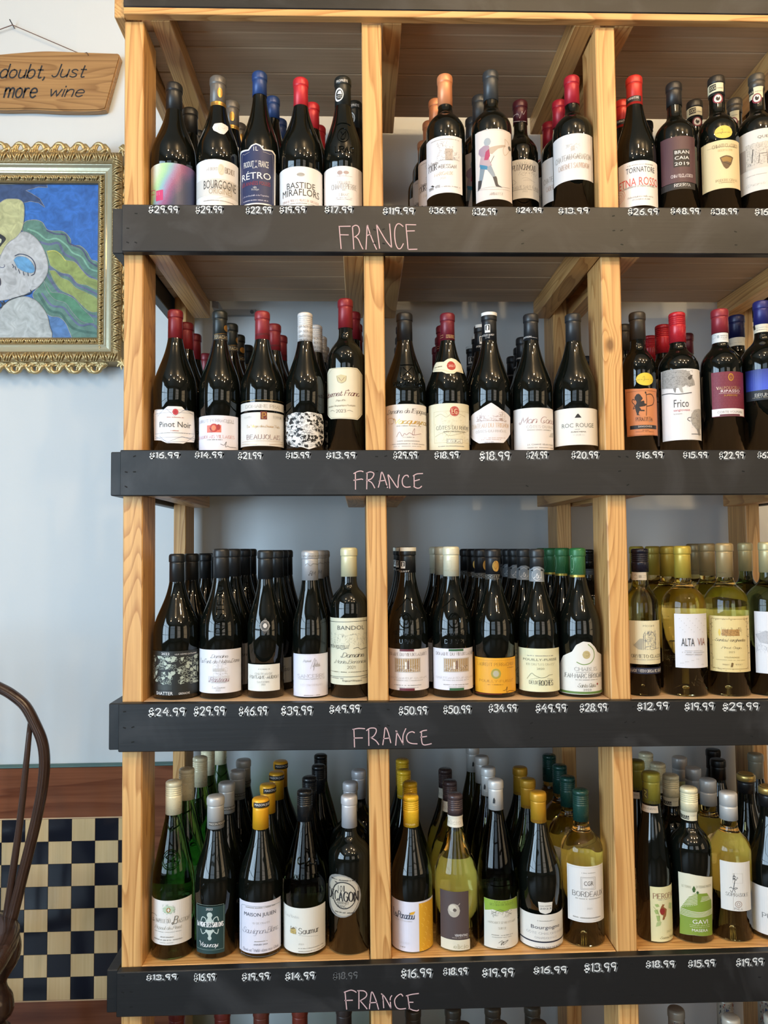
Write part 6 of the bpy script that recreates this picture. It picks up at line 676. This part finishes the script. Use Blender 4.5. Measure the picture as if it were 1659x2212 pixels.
# ------------------------------------------------------------------ left of the rack
def rope(name, pts, r, mat, parent=None, seg=8):
    V, Fc = tube(pts, r, seg); o = link(name, mesh(name, V, Fc), mat, parent, True); return o
# hanging wooden sign
SG = tag(empty('wooden_sign', (-.85, YW, 2.565)), 'hanging live-edge wooden sign with carved words doubt and more wine', 'sign')
def loc_parent(o, p): o.parent = p; o.matrix_parent_inverse = Matrix.Translation(-p.location); return o
ELM = wood('elm_slab', 0, (.43, .245, .095, 1), (.22, .105, .035, 1), .4, 90, False)
topc = cat([(-1.12, 2.700), (-1.0, 2.694), (-.899, 2.706), (-.84, 2.712), (-.78, 2.716), (-.70, 2.714), (-.62, 2.712), (-.604, 2.711), (-.5985, 2.703)], 5)
botc = cat([(-.634, 2.566), (-.66, 2.562), (-.74, 2.561), (-.82, 2.564), (-.90, 2.563), (-1.0, 2.57), (-1.12, 2.56)], 5)
bm = bmesh.new(); o_ = topc+botc; fr = [bm.verts.new((x, YW-.022, z)) for x, z in o_]; bm.faces.new(fr)
ex = bmesh.ops.extrude_face_region(bm, geom=bm.faces[:]); bmesh.ops.translate(bm, vec=(0, .02, 0), verts=[v for v in ex['geom'] if isinstance(v, bmesh.types.BMVert)])
bmesh.ops.recalc_face_normals(bm, faces=bm.faces); bmesh.ops.bevel(bm, geom=[e for e in bm.edges if abs(e.verts[0].co.y-(YW-.022)) < 1e-5 and abs(e.verts[1].co.y-(YW-.022)) < 1e-5], offset=.003, segments=2, affect='EDGES')
me = bpy.data.meshes.new('slab'); bm.to_mesh(me); bm.free(); loc_parent(link('slab', me, ELM), SG)
I = Ink(lambda u, v, d: (u, YW-.0222-d, v), 0); I.lay = .0001
for s_, b in SIGN:
    I = Ink(lambda u, v, d: (u, YW-.0222-d, v), 0); I.lay = .0001; I.text('K', s_, b, '#23262c', .09)
    loc_parent(I.build('carved_word'), SG)
STR = plain('brown_string', (.16, .09, .07, 1), .8)
loc_parent(rope('string', [(-1.07, YW-.012, 2.712), (-.8726, YW-.012, 2.789), (-.70, YW-.012, 2.7145), (-.681, YW-.0235, 2.711), (-.677, YW-.0238, 2.704)], .0011, STR), SG)
loc_parent(rope('nail', [(-.8726, YW, 2.788), (-.8765, YW-.02, 2.798)], .0014, plain('nail', (.12, .12, .14, 1), .4, .8)), SG)
# framed painting
PT = tag(empty('framed_painting', (-.9, YW, 1.88)), 'painting of a pale face with green wavy hair in an ornate gold frame', 'painting')
CX0, CX1, CZ0, CZ1 = -1.16, -.6495, 1.981, 2.3735
YC = YW-.016
loc_parent(bx('canvas', CX0-.01, CX1+.01, YC, YW-.002, CZ0-.01, CZ1+.01, ink('#2a6cc0', 'paint'), bev=0), PT)
I = Ink(lambda u, v, d: (u, YC-d, v), 0); I.lay = .0002
def clipc(p): return (min(max(p[0], CX0), CX1+.004), min(max(p[1], CZ0-.004), CZ1+.004))
for kind_, c, w_, pts in PAINT:
    q = [clipc(p) for p in (cat(pts, 4) if kind_ != 'F' else pts)]
    if kind_ in 'Ff':
        I.poly(q, c)
        if w_: I.lay += .00004; I.ribbon(q+[q[0]], w_, '#27324a'); I.lay += .00004; I.ribbon(q+[q[0]], w_*.35, '#d8dcd8')
    else: I.ribbon(q, w_, c)
    I.lay += .00004
loc_parent(I.build('painted_figure', None, lambda c: ink(c, 'paint')), PT)
GOLD = plain('antique_gold', (.56, .42, .20, 1), .34, .6, .6, 160); GOLD2 = plain('pale_gold', (.56, .53, .38, 1), .3, .45, .3, 120); GOLDB = plain('dark_gold', (.34, .24, .11, 1), .42, .5, .7, 200)
def rail(name, prof_, mat):
    """picture-frame moulding: prof_ = [(distance outward, height off the wall)], mitred at the corners"""
    V = []; Fc = []; n = len(prof_)
    for sx, sz in ((-1, -1), (1, -1), (1, 1), (-1, 1)):
        for o, h in prof_: V.append(((CX0-o if sx < 0 else CX1+o), YW-h, (CZ0-o if sz < 0 else CZ1+o)))
    for c in range(4):
        d = (c+1) % 4
        for i in range(n-1): Fc.append((c*n+i, d*n+i, d*n+i+1, c*n+i+1))
    return loc_parent(link(name, mesh(name, V, Fc), mat, None), PT)
rail('inner_moulding', [(-.001, .017), (0, .024), (.004, .028), (.017, .030), (.019, .026)], GOLDB)
rail('cove_moulding', [(.018, .028), (.020, .034), (.023, .035), (.026, .0335), (.033, .0355), (.038, .041), (.040, .042)], GOLD2)
rail('outer_moulding', [(.039, .040), (.041, .045), (.048, .050), (.060, .050), (.067, .046), (.069, .030), (.069, .005)], GOLDB)
def place_on(side, s, V):
    """local (along, outward, up) -> frame side; s = position along"""
    out = []
    for a, o, h in V:
        if side == 't': out.append((s+a, YW-h, CZ1+o))
        elif side == 'b': out.append((s+a, YW-h, CZ0-o))
        else: out.append((CX1+o, YW-h, s+a))
    return out
def spiral_scroll():
    V, Fc = [], []
    def addt(pts, r, flat=1.):
        v, f = tube(pts, r, 7); b = len(V); V.extend(v); Fc.extend([[b+i for i in q] for q in f])
    c = [(.0125*math.cos(t)*(1-.07*t), .0145+.0125*math.sin(t)*(1-.07*t), .040+.002*math.sin(t)) for t in [i*.42 for i in range(-5, 14)]]
    addt([(a, o, h) for a, o, h in c], [.0058*(1-.038*i)+.0006 for i in range(len(c))])
    addt([(-.024, .004, .036), (-.018, .010, .040), (-.012, .012, .041), (-.007, .022, .040), (0, .027, .038)], [.004, .006, .0065, .0052, .0025])
    addt([(-.026, -.002, .034), (-.01, .001, .037), (.01, .001, .037), (.026, -.002, .034)], [.006, .0068, .0068, .006])
    addt([(.006, .026, .036), (.016, .022, .038), (.024, .012, .038), (.027, .002, .036)], [.0025, .0055, .006, .004])
    for k in range(4): addt([(-.022+.005*k, .003, .040), (-.018+.005*k, .009+.002*k, .044), (-.012+.004*k, .014+.0025*k, .040)], [.0022, .0032, .0016])
    addt([(.006, .003, .038), (.013, .006, .042), (.020, .013, .040), (.023, .019, .036)], [.003, .0052, .0045, .002])
    return V, Fc
# the builder above sweeps in (x, y, z) space: x along, y outward, z up off the wall
SV, SF = spiral_scroll()
def piece(name, side, s, V, Fc, mat, flip=False):
    W_ = [((-a if flip else a), o+.066, h) for a, o, h in V]
    return loc_parent(link(name, mesh(name, place_on(side, s, W_), Fc), mat, None, True), PT)
for i in range(9):
    s_ = CX1+.035-.0485*i-.03
    piece('scroll', 't', s_, SV, SF, GOLD); piece('scroll', 'b', s_, SV, SF, GOLD, True)
for i in range(9): piece('scroll', 'r', CZ0+.012+.0485*i, SV, SF, GOLD)
def bumps(name, side, s0, s1, step, o0, o1, h, mat, seed):
    V, Fc = [], []; rn = random.Random(seed); s = s0; k = 0
    while s < s1:
        for j in range(3):
            a0 = s+step*.3*j; d = 1 if k % 2 else -1
            p = [(a0, o0+.001, h), (a0+step*.25, (o0+o1)/2, h+.0045), (a0+step*.5*(1 if j != 1 else .6), o1-.001, h)]
            if d < 0: p = [(a, o0+o1-o, hh) for a, o, hh in p]
            v, f = tube(place_on(side, 0, cat(p, 3)), [.0009, .0016, .0021, .0024, .0021, .0016, .001][:len(cat(p, 3))]+[.001]*9 and [.0009+.0016*math.sin(PI*i/6) for i in range(7)], 6)
            b = len(V); V.extend(v); Fc.extend([[b+i for i in q] for q in f])
        c = place_on(side, 0, [(s+step*.5+.0035*math.cos(t*.6)*(1-t*.07), (o0+o1)/2+.0035*math.sin(t*.6)*(1-t*.07), h+.003) for t in range(10)])
        v, f = tube(c, .0011, 5); b = len(V); V.extend(v); Fc.extend([[b+i for i in q] for q in f])
        s += step; k += 1
    o = loc_parent(link(name, mesh(name, V, Fc), mat, None, True), PT); o['kind'] = 'stuff'
for sd, a, b in (('t', CX0, CX1+.05), ('b', CX0, CX1+.05), ('r', CZ0-.04, CZ1+.05)):
    bumps('leaf_carving', sd, a, b, .021, .043, .066, .049, GOLD, 3)
    bumps('bead_carving', sd, a, b-.05, .016, .003, .017, .029, GOLD, 5)
for sz in (CZ0-.072, CZ1+.072):
    V, Fc = [], []
    for k in range(7):
        t = 2*PI*k/7; v, f = tube([(CX1+.072, YW-.050, sz), (CX1+.072+.008*math.cos(t), YW-.056, sz+.008*math.sin(t)), (CX1+.072+.015*math.cos(t), YW-.048, sz+.015*math.sin(t))], [.002, .0042, .0012], 7)
        b = len(V); V.extend(v); Fc.extend([[b+i for i in q] for q in f])
    loc_parent(link('corner_flower', mesh('corner_flower', V, Fc), GOLD, None, True), PT)
# chequered game table leaning on the wall
GT = tag(empty('game_table_top', (-.79, .462, 0)), 'mahogany game table top with chequered squares standing against the wall', 'table top')
MAH = wood('mahogany', 0, (.235, .085, .04, 1), (.13, .04, .018, 1), .16, 26, False)
MAP = wood('figured_maple', 2, (.76, .57, .31, 1), (.60, .41, .19, 1), .14, 10, False, .6)
EBO = plain('black_lacquer', (.012, .014, .022, 1), .12, 0, .05, 30)
GX0, GX1, GZ0, GZ1 = -.9742, -.5318, .386, .8085
yF = .462
loc_parent(bx('panel', -1.10, -.418, yF+.002, YW-.001, .02, .9305, MAH), GT)
loc_parent(bx('edge_trim', -1.10, -.418, yF-.001, YW-.001, .9307, .9335, plain('teal_felt', (.10, .20, .20, 1), .8)), GT)
t_ = .0032
for nm, a, b, c, d in (('inlay_line', GX0-t_, GX1+t_, GZ1+.0004, GZ1+t_), ('inlay_line', GX0-t_, GX1+t_, GZ0-t_, GZ0-.0004), ('inlay_line', GX0-t_, GX0-.0004, GZ0, GZ1), ('inlay_line', GX1+.0004, GX1+t_, GZ0, GZ1)):
    loc_parent(bx(nm, a, b, yF+.0006, yF+.0025, c, d, plain('boxwood', (.72, .50, .30, 1), .3), bev=.0003), GT)
qx, qz = (GX1-GX0)/8, (GZ1-GZ0)/8
for i in range(8):
    for j in range(8):
        x = GX0+i*qx; z = GZ0+j*qz; dk = (i+j) % 2 == 1
        loc_parent(bx('square', x+.0003, x+qx-.0003, yF+(.0004 if dk else .0003), yF+.0028, z+.0003, z+qz-.0003, EBO if dk else MAP, bev=.0004), GT)
# Windsor chair, only its right flank shows
CH = tag(empty('windsor_chair', (-.95, .1, 0)), 'dark brown Windsor armchair with bowed back, cut by the left frame edge', 'chair')
DW = wood('dark_oak', 2, (.062, .036, .027, 1), (.028, .015, .012, 1), .16, 16, False)
CXM = -.95; yH = .2
half = [(-.7248, .680), (-.7007, .7819), (-.6822, .8589), (-.6684, .9233), (-.6608, .9719), (-.6581, 1.0175), (-.6635, 1.0568), (-.6786, 1.0931), (-.6987, 1.1295), (-.7252, 1.153), (-.7516, 1.1683), (-.80, 1.190), (-.87, 1.204), (CXM, 1.209)]
full_ = half+[(2*CXM-x, z) for x, z in half[-2::-1]]
pth = cat([(x, yH, z) for x, z in full_], 4)
V, Fc = tube(pth, .0112, 12); loc_parent(link('bow', mesh('bow', V, Fc), DW, None, True), CH)
for dy, dr in ((-.0075, .0036), (0, .0042)):
    for sgn in (-1, 1):
        pp = [(x+(CXM-x)*0+sgn*.0045*(1 if x > CXM else -1), yH-.0095+abs(sgn*.0)+dy*0, z) for x, y, z in pth]
    V, Fc = tube([(x+dy*.6+.002, yH-.0092, z) for x, y, z in pth], dr*.8, 6)
    o = loc_parent(link('bow_bead', mesh('bow_bead', V, Fc), DW, None, True), CH)
for k in range(-3, 4):
    xt, xb = CXM+k*.0875, CXM+k*.064
    zt_ = 1.205-(abs(k)/3)**2.6*.10
    pts = cat([(xt, yH, zt_), ((xt*2+xb)/3+.004*k/3, yH, (zt_*2+.47)/3), ((xt+xb*2)/3, yH, (zt_+.94)/3), (xb, yH, .46)], 5)
    V, Fc = tube(pts, [.0052+.0022*math.sin(PI*i/(len(pts)-1)) for i in range(len(pts))], 9); loc_parent(link('spindle', mesh('spindle', V, Fc), DW, None, True), CH)
# arm rail: a thick carved U
arc = [(CXM+.262, -.26), (CXM+.268, -.12), (CXM+.258, .04), (CXM+.235, .15), (CXM+.19, .205), (CXM+.10, .232), (CXM, .24)]
arc = cat(arc+[(2*CXM-x, y) for x, y in arc[-2::-1]], 4)
bm = bmesh.new(); ring = []
for i, (x, y) in enumerate(arc):
    a, b = arc[max(i-1, 0)], arc[min(i+1, len(arc)-1)]; tx, ty = b[0]-a[0], b[1]-a[1]; l = math.hypot(tx, ty); nx, ny = -ty/l, tx/l
    wv = .030; zt2, zb2 = .705, .672
    sec = [(-wv*.8, zb2+.002), (-wv, (zt2+zb2)/2-.004), (-wv, zt2-.010), (-wv*.7, zt2-.001), (0, zt2+.001), (wv*.7, zt2-.001), (wv, zt2-.010), (wv, (zt2+zb2)/2-.004), (wv*.8, zb2+.002), (0, zb2)]
    ring.append([bm.verts.new((x+nx*s, y+ny*s, z)) for s, z in sec])
for r0, r1 in zip(ring, ring[1:]):
    for k in range(10): bm.faces.new((r0[k], r0[(k+1) % 10], r1[(k+1) % 10], r1[k]))
bm.faces.new(ring[0][::-1]); bm.faces.new(ring[-1]); bmesh.ops.recalc_face_normals(bm, faces=bm.faces)
me = bpy.data.meshes.new('arm_rail'); bm.to_mesh(me); bm.free(); loc_parent(link('arm_rail', me, DW, None, True), CH)
def turned(name, x, y, z0, z1, prof_, dx=0, dy=0):
    V, Fc = lathe([(r, t) for t, r in prof_], 20); V = [(x+vx+dx*vz, y+vy+dy*vz, z0+(z1-z0)*vz) for vx, vy, vz in V]
    loc_parent(link(name, mesh(name, V, Fc), DW, None, True), CH)
# carved bracket and turned support below the rail
sup = cat([(0, .020), (.06, .030), (.16, .033), (.22, .022), (.26, .019), (.30, .030), (.36, .034), (.45, .031), (.52, .022), (.58, .020), (.64, .028), (.74, .042), (.84, .046), (.92, .043), (1.0, .036)], 3)
for sx in (1, -1):
    turned('arm_support', CXM+sx*.213, .17, .452, .690, sup)
    turned('arm_support', CXM+sx*.235, -.20, .452, .676, [(a, b*.5) for a, b in sup])
V, Fc = lathe([(.001, .425), (.20, .425), (.245, .432), (.255, .440), (.25, .450), (.21, .453), (.12, .447), (.001, .445)], 40)
V = [(CXM+x*1.0, .02+y*.95, z) for x, y, z in V]; loc_parent(link('seat', mesh('seat', V, Fc), DW, None, True), CH)
leg = cat([(0, .012), (.1, .016), (.25, .022), (.4, .018), (.5, .014), (.56, .022), (.64, .024), (.8, .018), (1, .014)], 3)
for sx in (1, -1):
    for sy in (1, -1): turned('leg', CXM+sx*.22, .02+sy*.20, 0, .43, leg, -sx*.06, -sy*.05)
for sx in (1, -1): loc_parent(rope('stretcher', [(CXM+sx*.204, -.155, .17), (CXM+sx*.204, .02, .17), (CXM+sx*.204, .195, .17)], .009, DW), CH)
loc_parent(rope('stretcher', [(CXM-.2, .02, .17), (CXM, .02, .17), (CXM+.2, .02, .17)], .009, DW), CH)
